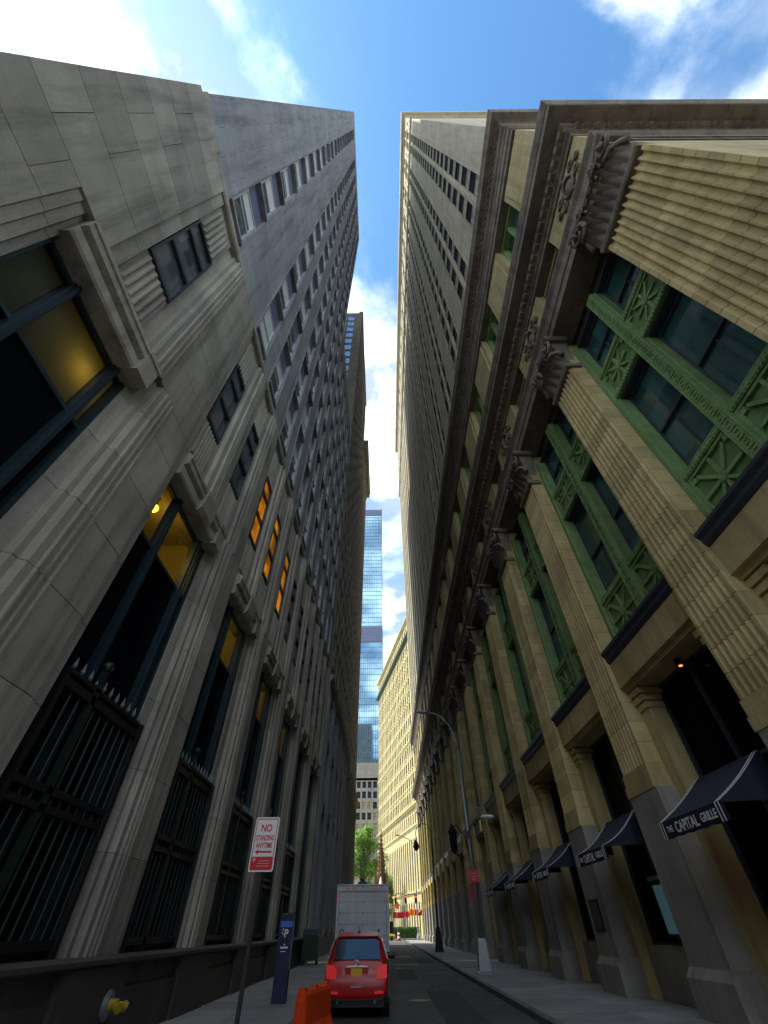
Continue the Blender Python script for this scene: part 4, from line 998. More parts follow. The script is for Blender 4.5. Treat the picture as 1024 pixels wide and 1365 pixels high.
def hedge(name, label, x0, x1, y0, y1, h, seed):
    rnd = random.Random(seed); mb = MB()
    mb.box(x0+.15, x1-.15, y0+.15, y1-.15, .1, h-.15)
    for k in range(3500):
        q = Vector((rnd.uniform(x0, x1), rnd.uniform(y0, y1), rnd.uniform(.2, h))); s = rnd.uniform(.06, .13)
        if rnd.random() < .5: q.z = h+rnd.uniform(-.12, .15)
        else: q.y = y0+rnd.uniform(-.1, .12)
        u = Vector((rnd.gauss(0, 1), rnd.gauss(0, 1), rnd.gauss(0, 1))).normalized(); w = u.orthogonal().normalized()
        mb.quad([q-u*s, q-w*s*.7, q+u*s, q+w*s*.7])
    t = thing(name, label, 'hedge', (0, 0, 0), me=mb.mesh(name, ['leaf2'], norm=False))
hedge('hedge', 'low clipped green hedge at the foot of the yellow building', 1.0, 8.0, 139.5, 141, 1.9, 8)
MO = thing('gothic_monument', 'brown stone gothic monument with crocketed spire in the churchyard', 'monument', (-.9, 143, GZ))
mx_, my_ = -1.2, 143.0
mb = MB()
mb.box(mx_-2.3, mx_+2.3, my_-2.3, my_+2.3, .1, 1.2); mb.box(mx_-1.9, mx_+1.9, my_-1.9, my_+1.9, 1.2, 2.0); obj('plinth', mb.mesh('plinth', ['gothic']), MO)
for sx_ in (-1, 1):
    for sy_ in (-1, 1):
        mb = MB(); bx_, by_ = mx_+sx_*1.45, my_+sy_*1.45
        mb.box(bx_-.38, bx_+.38, by_-.38, by_+.38, 2.0, 9.2)
        mb.loft([[(bx_+r*cx_, by_+r*cy_, z) for cx_, cy_ in ((-1, -1), (1, -1), (1, 1), (-1, 1))] for r, z in ((.45, 9.2), (.5, 9.6), (.36, 9.7), (.02, 13.2))])
        obj('corner_buttress', mb.mesh('corner_buttress', ['gothic']), MO)
mb = MB()
for (ax, sgn) in (('y', -1), ('y', 1), ('x', -1), ('x', 1)):
    for k in range(6):       # pointed arch pieces
        for s in (-1, 1):
            t0, t1 = k/6, (k+1)/6
            f = lambda t: (1.1*(1-t**1.6), 6.2+3.0*t)
            (a0, z0_), (a1, z1_) = f(t0), f(t1)
            q = [(s*a0, z0_), (s*a1, z1_), (s*1.15, z1_), (s*1.15, z0_)]
            r0 = []
            for dep in (1.3, 1.55):
                r0.append([((mx_+u, my_+sgn*dep, z) if ax == 'y' else (mx_+sgn*dep, my_+u, z)) for u, z in q])
            mb.loft(r0)
    gb = [(-1.3, 9.2), (1.3, 9.2), (0, 12.2)]
    mb.loft([[((mx_+u, my_+sgn*dep, z) if ax == 'y' else (mx_+sgn*dep, my_+u, z)) for u, z in gb] for dep in (1.25, 1.6)])
obj('gabled_arches', mb.mesh('gabled_arches', ['gothic']), MO)
mb = MB(); mb.lathe([(1.35, 9.2), (1.2, 12.0), (1.05, 12.2), (.05, 20.6), (.16, 20.75), (.02, 21.3)], (mx_, my_, 0), 8)
spire = obj('spire', mb.mesh('spire', ['gothic']), MO)
mb = MB(); mb.ball((0, 0, 0), .16, n=6, k=4); ck = mb.mesh('crocket', ['gothic'])
for k in range(8):
    for j in range(9):
        z = 12.6+.9*j; r = 1.05-(z-12.2)*(1.0/8.4)+.08
        obj('crocket', ck, spire, (mx_+r*math.cos(2*PI*k/8), my_+r*math.sin(2*PI*k/8), z))
mb = MB(); mb.lathe([(.5, 8.6), (.55, 9.4), (.4, 10.2), (.2, 10.9), (.05, 11.2)], (mx_-.1, my_-1.9, 0), 8); obj('white_finial_niche', mb.mesh('white_finial_niche', ['white']), MO)
mb = MB(); mb.box(mx_-.9, mx_+.9, my_-.9, my_+.9, 2, 7); obj('inner_shaft', mb.mesh('inner_shaft', ['gothic']), MO)

# ================================================================== street lamps
def gp(px, py, z):       # photo pixel on a horizontal plane
    d = M3 @ camray(px, py); t = (z-CAM_H)/d.z; return Vector((d.x*t, d.y*t, z))
lx, ly = 4.65, 29.0
LP = thing('street_lamp', 'tall galvanised street lamp with curved arm over the road and a small pavement light', 'street lamp', (lx, ly, GZ))
mb = MB(); mb.loft([[(lx+sx_*r, ly+sy_*r, z) for sx_, sy_ in ((-1, -1), (1, -1), (1, 1), (-1, 1))] for r, z in ((.36, GZ), (.36, GZ+.06), (.29, GZ+.1), (.19, 1.25), (.17, 1.32))]); obj('base', mb.mesh('base', ['galv']), LP)
mb = MB(); mb.tube([(lx, ly, 1.3), (lx, ly, 5), (lx, ly, 9.6)], .105, 12, r1=.075); obj('pole', mb.mesh('pole', ['galv'], smooth=True), LP)
mb = MB(); pts = [(lx, ly, 9.4)]+[(lx-.0-1.7*math.sin(t)*1.0+ -.0, ly, 9.7+2.1*(1-math.cos(t))*1.0) for t in []]
pts = [(lx, ly, 9.4), (lx-.02, ly, 9.9), (lx-.15, ly, 10.5), (lx-.42, ly, 11.1), (lx-.85, ly, 11.6), (lx-1.3, ly, 11.82), (lx-1.8, ly, 11.9)]
mb.tube(pts, .05, 8, r1=.035); obj('arm', mb.mesh('arm', ['galv'], smooth=True), LP)
mb = MB(); mb.loft([[(lx-1.7+e*.75*-1, ly+yy*.13*w_, 11.9+zz_*w_) for yy, zz_ in ((-1, 0), (-.6, .1), (.6, .1), (1, 0), (.6, -.06), (-.6, -.06))] for e, w_ in ((0, .5), (.2, 1), (.8, 1), (1, .3))]); obj('lamp_head', mb.mesh('lamp_head', ['galv']), LP)
for (z, x1) in ((9.12, 1.25), (6.55, 1.15)):
    mb = MB(); mb.tube([(lx, ly, z), (lx+x1, ly, z+.02)], .028, 6); obj('bracket_rod', mb.mesh('bracket_rod', ['galv']), LP)
mb = MB(); mb.tube([(lx, ly, 5.3), (lx+.25, ly, 5.75), (lx+.55, ly, 6.02), (lx+.95, ly, 6.12)], .035, 8); mb.box(lx-.13, lx+.13, ly-.13, ly+.13, 5.15, 5.5); obj('pavement_arm', mb.mesh('pavement_arm', ['black']), LP)
mb = MB(); mb.loft([[(lx+.85+e*.75, ly+yy*.16*w_, 6.14+zz_*w_) for yy, zz_ in ((-1, 0), (-.6, .1), (.6, .1), (1, 0), (.6, -.07), (-.6, -.07))] for e, w_ in ((0, .4), (.2, 1), (.8, .9), (1, .3))]); obj('pavement_light', mb.mesh('pavement_light', ['white']), LP)
SG = thing('parking_sign', 'small red rectangular sign clamped to the tall galvanised street lamp', 'sign', (lx, ly-.13, 3.4))
mb = MB(); mb.box(lx-.24, lx+.24, ly-.15, ly-.135, 3.35, 3.85); obj('panel', mb.mesh('panel', ['red']), SG)
mb = MB()
for q, w_ in ((3.70, .15), (3.58, .17), (3.47, .13)): mb.box(lx-w_, lx+w_, ly-.153, ly-.151, q-.012, q+.012)
obj('lettering_lines', mb.mesh('lettering_lines', ['offwhite']), SG)
# dark crook lamp
ax_, ay_ = 5.0, 56.5
DL = thing('crook_lamp', 'black cast-iron crook street lamp with flared base', 'street lamp', (ax_, ay_, GZ))
mb = MB(); mb.lathe([(.42, GZ), (.42, .3), (.36, .4), (.30, 1.0), (.22, 1.6), (.15, 1.8)], (ax_, ay_, 0), 12); obj('base', mb.mesh('base', ['black']), DL)
mb = MB(); mb.tube([(ax_, ay_, 1.7), (ax_, ay_, 8.2)], .09, 10, r1=.06); obj('pole', mb.mesh('pole', ['black']), DL)
mb = MB(); mb.tube([(ax_, ay_, 8.1)]+[(ax_-.85+.85*math.cos(t), ay_, 8.9+.95*math.sin(t)) for t in [PI*k/10 for k in range(11)]]+[(ax_-1.7, ay_, 8.5)], .04, 8); obj('crook', mb.mesh('crook', ['black']), DL)
mb = MB(); mb.lathe([(.05, 8.5), (.14, 8.35), (.32, 7.95), (.34, 7.85), (.2, 7.6), (.04, 7.5)], (ax_-1.7, ay_, 0), 12); obj('lantern', mb.mesh('lantern', ['black']), DL)
# signal pole at the corner
tx_, ty_ = 6.4, 117.3
TS = thing('signal_pole', 'dark traffic signal pole with long arm at the far corner of the pavement', 'traffic signal', (tx_, ty_, GZ))
mb = MB(); mb.lathe([(.35, GZ), (.35, .5), (.22, .9), (.14, 1.1), (.11, 15.5)], (tx_, ty_, 0), 10); obj('pole', mb.mesh('pole', ['galv']), TS)
mb = MB(); mb.tube([(tx_, ty_, 15), (tx_-1.2, ty_, 15.9), (tx_-3.4, ty_, 16.6)], .07, 7); obj('lamp_arm', mb.mesh('lamp_arm', ['galv']), TS)
mb = MB(); mb.box(tx_-4.2, tx_-3.3, ty_-.15, ty_+.15, 16.5, 16.7); obj('lamp_head', mb.mesh('lamp_head', ['galv']), TS)
mb = MB(); mb.tube([(tx_, ty_, 6.8), (tx_-4.6, ty_, 6.9)], .06, 7); obj('signal_arm', mb.mesh('signal_arm', ['black']), TS)
for xx in (tx_-4.4, tx_-2.3, tx_-.2):
    mb = MB(); mb.box(xx-.22, xx+.22, ty_-.2, ty_+.15, 5.4, 6.7)
    for k in range(3): mb.lathe([(.001, 0), (.15, 0), (.16, .05)], (0, 0, 0), 8) if False else None
    sg_ = obj('signal_head', mb.mesh('signal_head', ['black']), TS)
    mb = MB(); mb.loft([[(xx+.13*math.cos(2*PI*k/10), ty_-.2-e, 6.4+.13*math.sin(2*PI*k/10)) for k in range(10)] for e in (0, .03)]); obj('red_lens', mb.mesh('red_lens', [emis('signal_red', (1, .05, .03), 1.5)]), sg_)

# ================================================================== parking sign, meter, cabinet, standpipe
sx0, sy0 = -2.16, 9.3
NS = thing('no_standing_sign', 'white no standing anytime sign with red panel on a dark pole', 'sign', (sx0, sy0, GZ))
mb = MB(); mb.box(sx0-.03, sx0+.03, sy0+.02, sy0+.07, GZ, 3.25); obj('pole', mb.mesh('pole', ['black']), NS)
zb, zt, hw = 2.36, 3.12, .215
def rrect(x0, x1, z0, z1, r, n=4):
    p = []
    for (cx_, cz_, a0) in ((x1-r, z1-r, 0), (x0+r, z1-r, 90), (x0+r, z0+r, 180), (x1-r, z0+r, 270)):
        for k in range(n+1): a = R_(a0+90*k/n); p.append((cx_+r*math.cos(a), cz_+r*math.sin(a)))
    return p
def plate(rect, y0, y1): 
    mb = MB(); mb.loft([[(x, y, z) for x, z in rect] for y in (y0, y1)]); return mb
pn = obj('sign_panel', plate(rrect(sx0-hw, sx0+hw, zb, zt, .03), sy0, sy0+.012).mesh('sign_panel', ['white']), NS)
o1, i1 = rrect(sx0-hw+.022, sx0+hw-.022, zb+.022, zt-.022, .025), rrect(sx0-hw+.036, sx0+hw-.036, zb+.036, zt-.036, .02)
mb = MB(); a_ = [mb.p(x, sy0-.002, z) for x, z in o1]; b_ = [mb.p(x, sy0-.002, z) for x, z in i1]
for k in range(len(a_)): mb.face((a_[k], a_[(k+1) % len(a_)], b_[(k+1) % len(a_)], b_[k]))
obj('red_border', mb.mesh('red_border', ['red']), pn)
obj('red_panel', plate(rrect(sx0-hw+.036, sx0+hw-.036, zb+.036, zb+.20, .015), sy0-.004, sy0-.001).mesh('red_panel', ['red']), pn)
def put(txt, size, z, sx_=1.0, mat='red', dx_=0):
    me = textmesh('lettering', txt, size, mat, Matrix.Translation((sx0+dx_, sy0-.004, z)) @ FACE_CAM, .001, sx_); obj('lettering', me, pn)
put('NO', .15, 2.955, .85); put('STANDING', .108, 2.815, .60); put('ANYTIME', .108, 2.71, .64)
mb = MB(); yy = sy0-.003; za = 2.625
mb.face([mb.p(*q) for q in ((sx0-.15, yy, za), (sx0-.085, yy, za-.038), (sx0-.085, yy, za-.013), (sx0+.15, yy, za-.013), (sx0+.15, yy, za+.013), (sx0-.085, yy, za+.013), (sx0-.085, yy, za+.038))])
obj('arrow', mb.mesh('arrow', ['red']), pn)
mb = MB()
for q in range(3): mb.box(sx0-.09+.02*q, sx0+.13, sy0-.006, sy0-.0045, zb+.07+.035*q, zb+.078+.035*q)
mb.box(sx0-.155, sx0-.115, sy0-.006, sy0-.0045, zb+.14, zb+.185)
obj('panel_lines', mb.mesh('panel_lines', ['offwhite']), pn)
# parking meter
mx0, my0 = -3.22, 18.9
PM = thing('parking_meter', 'dark blue pay-and-display parking meter with white P on the left pavement', 'parking meter', (mx0, my0, GZ))
mb = MB(); mb.loft([[(mx0+sx_*w_, my0+sy_*.16, z) for sx_, sy_ in ((-1, -1), (1, -1), (1, 1), (-1, 1))] for w_, z in ((.21, GZ), (.21, GZ+.02), (.20, .9), (.215, 1.2), (.215, 1.88), (.18, 1.98))]); pmb = obj('housing', mb.mesh('housing', ['blue']), PM)
mb = MB(); mb.box(mx0-.19, mx0+.19, my0-.172, my0-.162, 1.73, 1.87); obj('header_panel', mb.mesh('header_panel', ['blue_lit']), PM)
obj('p_symbol', textmesh('p_symbol', 'P', .26, 'white', Matrix.Translation((mx0+.02, my0-.172, 1.58)) @ FACE_CAM, .002), PM)
mb = MB(); mb.tube([(mx0-.05+.06*math.cos(t), my0-.17, 1.63+.07*math.sin(t)) for t in [PI*.55+PI*.9*k/8 for k in range(9)]], .012, 5); obj('p_ring', mb.mesh('p_ring', ['white']), PM)
mb = MB(); mb.box(mx0-.12, mx0+.12, my0-.172, my0-.165, 1.26, 1.30); mb.box(mx0-.02, mx0+.02, my0-.172, my0-.165, 1.33, 1.36); mb.box(mx0-.10, mx0+.06, my0-.172, my0-.165, 1.19, 1.205); obj('instruction_lines', mb.mesh('instruction_lines', ['white']), PM)
mb = MB(); mb.box(mx0-.11, mx0+.11, my0-.168, my0-.163, 1.37, 1.46); obj('screen', mb.mesh('screen', ['black']), PM)
mb = MB(); mb.box(mx0+.212, mx0+.225, my0-.12, my0-.1, .8, 1.85); obj('edge_trim', mb.mesh('edge_trim', ['galv']), PM)
# solar cap
mb = MB(); mb.loft([[(mx0+sx_*.20, my0+sy_*.17, z+(.05 if sy_ > 0 else 0)) for sx_, sy_ in ((-1, -1), (1, -1), (1, 1), (-1, 1))] for z in (1.98, 2.02)]); obj('solar_cap', mb.mesh('solar_cap', ['black']), PM)
# dark cabinet further up the pavement
bx0, by0 = -4.85, 38.0
CB = thing('relay_cabinet', 'dark green metal street cabinet with pale top panel against the left wall', 'cabinet', (bx0, by0, GZ))
mb = MB(); mb.box(bx0-.5, bx0+.5, by0-.4, by0+.4, .35, 1.45); mb.prism_y([], 0, 1) if False else None
for sx_ in (-1, 1):
    for sy_ in (-1, 1): mb.box(bx0+sx_*.45-.04, bx0+sx_*.45+.04, by0+sy_*.35-.04, by0+sy_*.35+.04, GZ, .36)
obj('body', mb.mesh('body', ['iron_green']), CB)
mb = MB(); mb.loft([[(bx0-.5, by0+.4*math.cos(t), 1.45+.3*math.sin(t)) for t in [PI*k/10 for k in range(11)]], [(bx0+.5, by0+.4*math.cos(t), 1.45+.3*math.sin(t)) for t in [PI*k/10 for k in range(11)]]]); obj('domed_lid', mb.mesh('domed_lid', ['teal']), CB)
mb = MB(); mb.box(bx0-.4, bx0+.4, by0-.42, by0-.4, .5, 1.35); obj('door', mb.mesh('door', ['iron_green']), CB)
# standpipe
spy, spz = 12.1, .69
SP = thing('standpipe', 'yellow twin fire standpipe connection with round silver plate on the granite plinth', 'standpipe', (XL+.16, spy, spz))
mb = MB(); mb.disc_x((XL+.18, spy, spz), .20, .04, 24); mb.disc_x((XL+.21, spy, spz), .16, .03, 24); obj('wall_plate', mb.mesh('wall_plate', ['galv']), SP)
mb = MB(); mb.disc_x((XL+.29, spy, spz), .08, .18, 14); obj('body', mb.mesh('body', ['yellowp']), SP)
for s in (-1, 1):
    mb = MB(); mb.tube([(XL+.31, spy+s*.03, spz), (XL+.43, spy+s*.12, spz-.025)], .055, 12); mb.tube([(XL+.43, spy+s*.12, spz-.025), (XL+.48, spy+s*.155, spz-.035)], .075, 12); obj('outlet', mb.mesh('outlet', ['yellowp']), SP)
    mb = MB(); mb.tube([(XL+.48, spy+s*.155, spz-.035), (XL+.495, spy+s*.165, spz-.04)], .06, 12); obj('cap', mb.mesh('cap', ['yellowp']), SP)

# ================================================================== barrier
Bp = gp(416, 1352, .45)
BR = thing('plastic_barrier', 'orange plastic road barrier standing behind the red car', 'barrier', (-1.75, 14.2, 0))
br_a = R_(12)
def bp_(u, v, z): return (-1.80+u*math.cos(br_a)+v*math.sin(br_a), 13.2-u*math.sin(br_a)+v*math.cos(br_a), z)
mb = MB()
sec = [(-.22, .02), (.22, .02), (.22, .14), (.14, .30), (.11, .69), (.08, .75), (-.08, .75), (-.11, .69), (-.14, .30), (-.22, .14)]
mb.loft([[bp_(u*k, v, z*(.97 if k < 1 else 1)) for u, z in sec] for v, k in ((0, .82), (.05, 1), (1.75, 1), (1.8, .82))])
obj('body', mb.mesh('body', ['orange']), BR)
for v in (.12, .85, 1.6):
    mb = MB(); mb.loft([[bp_(u, vv, z) for u, vv in ((-.07, v-.08), (.07, v-.08), (.07, v+.08), (-.07, v+.08))] for z in (.74, .80)]); obj('top_lug', mb.mesh('top_lug', ['orange']), BR)
for v in (.45, 1.25):
    mb = MB(); mb.loft([[bp_(u, vv, z) for vv, z in ((v-.1, .02), (v+.1, .02), (v+.1, .14), (v-.1, .14))] for u in (-.228, .228)]); obj('fork_slot', mb.mesh('fork_slot', ['black']), BR)
mb = MB(); mb.loft([[bp_(u, -.03, z) for u, z in ((-.05, .25), (.05, .25), (.05, .62), (-.05, .62))], [bp_(u, .04, z) for u, z in ((-.06, .22), (.06, .22), (.06, .66), (-.06, .66))]]); obj('end_lug', mb.mesh('end_lug', ['orange']), BR)

# ================================================================== red car
ccx, cry = -.83, 16.95
CAR = thing('parked_car', 'red estate car parked at the left kerb behind the white box truck', 'car', (ccx, cry+2.2, 0))
def carsec(y, w, zb_, zs, zbelt, wr, zr):
    return [(ccx+s*x, cry+y, z) for s, x, z in [(1, 0, zb_), (1, w*.8, zb_), (1, w*.97, zb_+.12), (1, w, zs), (1, w*.965, zbelt), (1, wr, zr-.07), (1, wr*.82, zr), (1, 0, zr+.015),
            (-1, wr*.82, zr), (-1, wr, zr-.07), (-1, w*.965, zbelt), (-1, w, zs), (-1, w*.97, zb_+.12), (-1, w*.8, zb_)]]
W_ = .89
secs = [carsec(-.02, .80, .38, .48, .60, .76, .66), carsec(.02, .86, .34, .48, .62, .80, .70), carsec(.07, .88, .34, .55, .80, .80, .98), carsec(.13, W_, .34, .62, .98, .78, 1.10), carsec(.45, W_, .34, .66, 1.02, .66, 1.52), carsec(.62, W_, .33, .68, 1.03, .64, 1.575),
        carsec(1.4, .90, .30, .68, 1.03, .655, 1.62), carsec(2.5, .90, .28, .68, 1.02, .65, 1.61), carsec(3.0, .90, .28, .68, 1.01, .63, 1.50), carsec(3.7, .89, .28, .66, .98, .72, 1.05), carsec(4.3, .87, .30, .62, .88, .70, .93), carsec(4.62, .80, .34, .56, .72, .62, .76), carsec(4.7, .7, .38, .5, .6, .5, .62)]
mb = MB(); mb.loft(secs)
body = obj('body', mb.mesh('body', ['carred'], smooth=True), CAR)
sm = body.modifiers.new('s', 'SUBSURF'); sm.levels = 2; sm.render_levels = 2
def carpart(nm, pts_rings, mat, smooth=False, parent=None):
    mb = MB(); mb.loft(pts_rings); return obj(nm, mb.mesh(nm, [mat], smooth=smooth), parent or CAR)
# rear window follows the slope
def slope(z): return cry+.045+(z-1.0)*.76
rw = [(-.66, 1.07), (.66, 1.07), (.60, 1.42), (.50, 1.47), (-.50, 1.47), (-.60, 1.42)]
carpart('rear_window', [[(ccx+x, slope(z)-e, z) for x, z in rw] for e in (-.05, .018)], 'glass')
carpart('spoiler', [[(ccx+s*.58, cry+.36, 1.525), (ccx+s*.58, cry+.62, 1.60), (ccx+s*.58, cry+.62, 1.56), (ccx+s*.58, cry+.37, 1.495)] for s in (-1, 1)], 'carred')
for s in (-1, 1):
    pr = [(.5, 1.07), (.62, 1.42), (1.5, 1.5), (2.55, 1.48), (3.25, 1.08)]
    carpart('side_window', [[(ccx+s*(.885-(z-1.03)*.40+e), cry+y, z) for y, z in pr] for e in (-.03, .002)], 'glass')
    tl = [(.56, .70), (.835, .72), (.84, .98), (.66, .96), (.55, .88)]
    carpart('tail_light', [[(ccx+s*x, cry+.05+(abs(x)-.5)*.10+(z-.7)*.12+e, z) for x, z in tl] for e in (.06, -.06)], 'lens')
    carpart('bumper_reflector', [[(ccx+s*x, cry-.035+(abs(x)-.5)*.12+e, z) for x, z in ((.5, .44), (.74, .45), (.74, .50), (.5, .49))] for e in (.04, 0)], 'lens')
    mb = MB(); mb.loft([[(ccx+s*(.88+.02*k), cry+3.05+.09*math.cos(t), 1.06+.085*math.sin(t)) for t in [2*PI*q/10 for q in range(10)]] for k in (0, 2, 9, 11)]); obj('door_mirror', mb.mesh('door_mirror', ['black'], smooth=True), CAR)
    mb = MB(); mb.tube([(ccx+s*.58, cry+.8, 1.615), (ccx+s*.585, cry+.9, 1.655), (ccx+s*.59, cry+2.3, 1.655), (ccx+s*.58, cry+2.4, 1.615)], .018, 6); obj('roof_rail', mb.mesh('roof_rail', ['black']), CAR)
    for y in (.78, 3.72):
        mb = MB(); mb.disc_x((ccx+s*.78, cry+y, .34), .34, .22, 28); wh = obj('wheel', mb.mesh('wheel', ['rubber']), CAR)
        mb = MB(); mb.disc_x((ccx+s*.885, cry+y, .34), .22, .03, 20); obj('rim', mb.mesh('rim', ['galv']), wh)
        mb = MB(); mb.disc_x((ccx+s*.80, cry+y, .36), .40, .2, 28); obj('wheel_arch', mb.mesh('wheel_arch', ['black']), CAR)
    mb = MB(); mb.tube([(ccx+s*.5, cry-.03, .30), (ccx+s*.5, cry+.3, .32)], .035, 10); obj('exhaust_pipe', mb.mesh('exhaust_pipe', ['chrome']), CAR)
carpart('chrome_handle', [[(ccx+x, cry+.045-e, z) for x, z in ((-.30, .925), (.30, .925), (.31, .945), (0, .965), (-.31, .945))] for e in (-.05, .03)], 'chrome')
carpart('plate_recess', [[(ccx+x, cry+.045-e, z) for x, z in ((-.30, .73), (.30, .73), (.33, .92), (-.33, .92))] for e in (-.05, .012)], 'carred')
carpart('number_plate', [[(ccx+x, cry+.03-e, z) for x, z in ((-.155, .755), (.155, .755), (.155, .905), (-.155, .905))] for e in (0, .01)], 'plate')
mb = MB(); mb.tube([(ccx+.06*math.cos(2*PI*k/16), cry+.005, 1.0+.06*math.sin(2*PI*k/16)) for k in range(17)], .009, 5)
for k in range(3): mb.tube([(ccx, cry+.005, 1.0), (ccx+.055*math.cos(PI/2+2*PI*k/3), cry+.005, 1.0+.055*math.sin(PI/2+2*PI*k/3))], .009, 5)
obj('badge', mb.mesh('badge', ['chrome']), CAR)
carpart('lower_bumper', [[(ccx+x, cry-.03+e+abs(x)*.06, z) for x, z in ((-.72, .33), (.72, .33), (.76, .42), (-.76, .42))] for e in (.1, -.005)], 'black')
carpart('bumper_strip', [[(ccx+x, cry-.04+e+abs(x)*.04, z) for x, z in ((-.14, .56), (.14, .56), (.14, .58), (-.14, .58))] for e in (.04, 0)], 'chrome')
mb = MB(); mb.box(ccx-.75, ccx+.75, cry+.15, cry+4.4, .2, .36); obj('underbody', mb.mesh('underbody', ['black']), CAR)
mb = MB(); mb.tube([(ccx+.02, cry+.62, 1.58), (ccx+.02, cry+.5, 1.72)], .008, 5); mb.box(ccx-.02, ccx+.06, cry+.6, cry+.75, 1.57, 1.62); obj('roof_aerial', mb.mesh('roof_aerial', ['black']), CAR)
mb = MB(); mb.tube([(ccx-.02, cry+.10, 1.09), (ccx+.28, cry+.16, 1.14)], .012, 5); obj('rear_wiper', mb.mesh('rear_wiper', ['black']), CAR)

# ================================================================== white box truck
tx0, tx1, ty0, ty1, tzb, tzt = -2.36, .14, 27.0, 33.2, .95, 3.17
tcx = (tx0+tx1)/2
TR = thing('box_truck', 'white box truck with closed roll-up rear door parked ahead of the red car', 'truck', (tcx, 31, 0))
mb = MB()
mb.box(tx0, tx0+.10, ty0, ty1, tzb, tzt); mb.box(tx1-.10, tx1, ty0, ty1, tzb, tzt); mb.box(tx0+.1, tx1-.1, ty0, ty1, tzt-.20, tzt-.0); mb.box(tx0+.1, tx1-.1, ty0, ty1, tzb, tzb+.12); mb.box(tx0+.1, tx1-.1, ty1-.1, ty1, tzb+.12, tzt-.2)
bd = obj('box_body', mb.mesh('box_body', ['offwhite']), TR)
mb = MB()
for s, x in ((0, tx0), (1, tx1)):
    for z in (tzb, tzt): pass
mb.tube([(tx0-.01, ty0+.02, tzt+.01), (tx1+.01, ty0+.02, tzt+.01)], .035, 8); mb.tube([(tx0-.01, ty0+.03, tzt+.01), (tx0-.01, ty1, tzt+.01)], .035, 8); mb.tube([(tx1+.01, ty0+.03, tzt+.01), (tx1+.01, ty1, tzt+.01)], .035, 8); mb.box(tx0+.09, tx0+.13, ty0-.01, ty0+.06, tzb, tzt-.2); mb.box(tx1-.13, tx1-.09, ty0-.01, ty0+.06, tzb, tzt-.2)
obj('edge_rail', mb.mesh('edge_rail', ['galv']), TR)
nd = 5; dh = (tzt-.2-tzb-.12)/nd
for k in range(nd):
    mb = MB(); z = tzb+.12+k*dh; mb.loft([[(x, ty0+.06-e, zq) for x, zq in ((tx0+.131, z+.004+i_), (tx1-.131, z+.004+i_), (tx1-.131, z+dh-.004-i_), (tx0+.131, z+dh-.004-i_))] for e, i_ in ((-.03, 0), (.006, 0), (.012, .01))])
    obj('door_panel', mb.mesh('door_panel', ['offwhite']), TR)
mb = MB(); mb.box(tcx-.12, tcx+.12, ty0+.02, ty0+.045, tzb+.25, tzb+.36); obj('door_latch', mb.mesh('door_latch', ['galv']), TR)
mb = MB(); mb.tube([(tcx-.25, ty0+.02, tzb+.62), (tcx+.25, ty0+.02, tzb+.62)], .014, 6); mb.box(tcx-.26, tcx-.22, ty0+.02, ty0+.05, tzb+.6, tzb+.64); mb.box(tcx+.22, tcx+.26, ty0+.02, ty0+.05, tzb+.6, tzb+.64); obj('grab_handle', mb.mesh('grab_handle', ['galv']), TR)
mb = MB(); mb.box(tx0+.135, tx1-.135, ty0+.03, ty0+.05, tzb+.125, tzb+.16); obj('door_seal', mb.mesh('door_seal', ['rubber']), TR)
for q in range(1, nd):
    for x in (tx0+.16, tcx-.02, tx1-.22):
        mb = MB(); mb.box(x, x+.06, ty0+.03, ty0+.052, tzb+.12+q*dh-.05, tzb+.12+q*dh+.05); obj('door_hinge', mb.mesh('door_hinge', ['galv']), TR)
for x in (tcx-.72, tcx-.42, tcx+.42, tcx+.72):
    mb = MB(); mb.box(x-.07, x+.07, ty0-.02, ty0+.001, tzt-.11, tzt-.07); obj('marker_light', mb.mesh('marker_light', ['lens']), TR)
mb = MB(); mb.box(tcx-.02, tcx+.02, ty0-.02, ty0+.001, tzt-.12, tzt-.03); obj('header_clip', mb.mesh('header_clip', ['black']), TR)
for x in (tx0+.05, tx1-.05):
    mb = MB(); mb.box(x-.025, x+.025, ty0-.012, ty0+.001, tzt-.55, tzt-.28); obj('side_reflector', mb.mesh('side_reflector', ['lens']), TR)
    mb = MB(); mb.box(x-.07, x+.07, ty0-.02, ty0+.05, .72, .90); obj('tail_light', mb.mesh('tail_light', ['lens']), TR)
mb = MB(); mb.box(tx0+.05, tx1-.05, ty0-.05, ty0+.25, .48, .66); mb.box(tx0+.4, tx0+.5, ty0, ty0+.2, .6, .96); mb.box(tx1-.5, tx1-.4, ty0, ty0+.2, .6, .96); obj('rear_bumper', mb.mesh('rear_bumper', ['black']), TR)
mb = MB(); mb.box(tcx-.45, tcx-.3, ty0+.2, 35.6, .62, .96); mb.box(tcx+.3, tcx+.45, ty0+.2, 35.6, .62, .96); obj('chassis', mb.mesh('chassis', ['black']), TR)
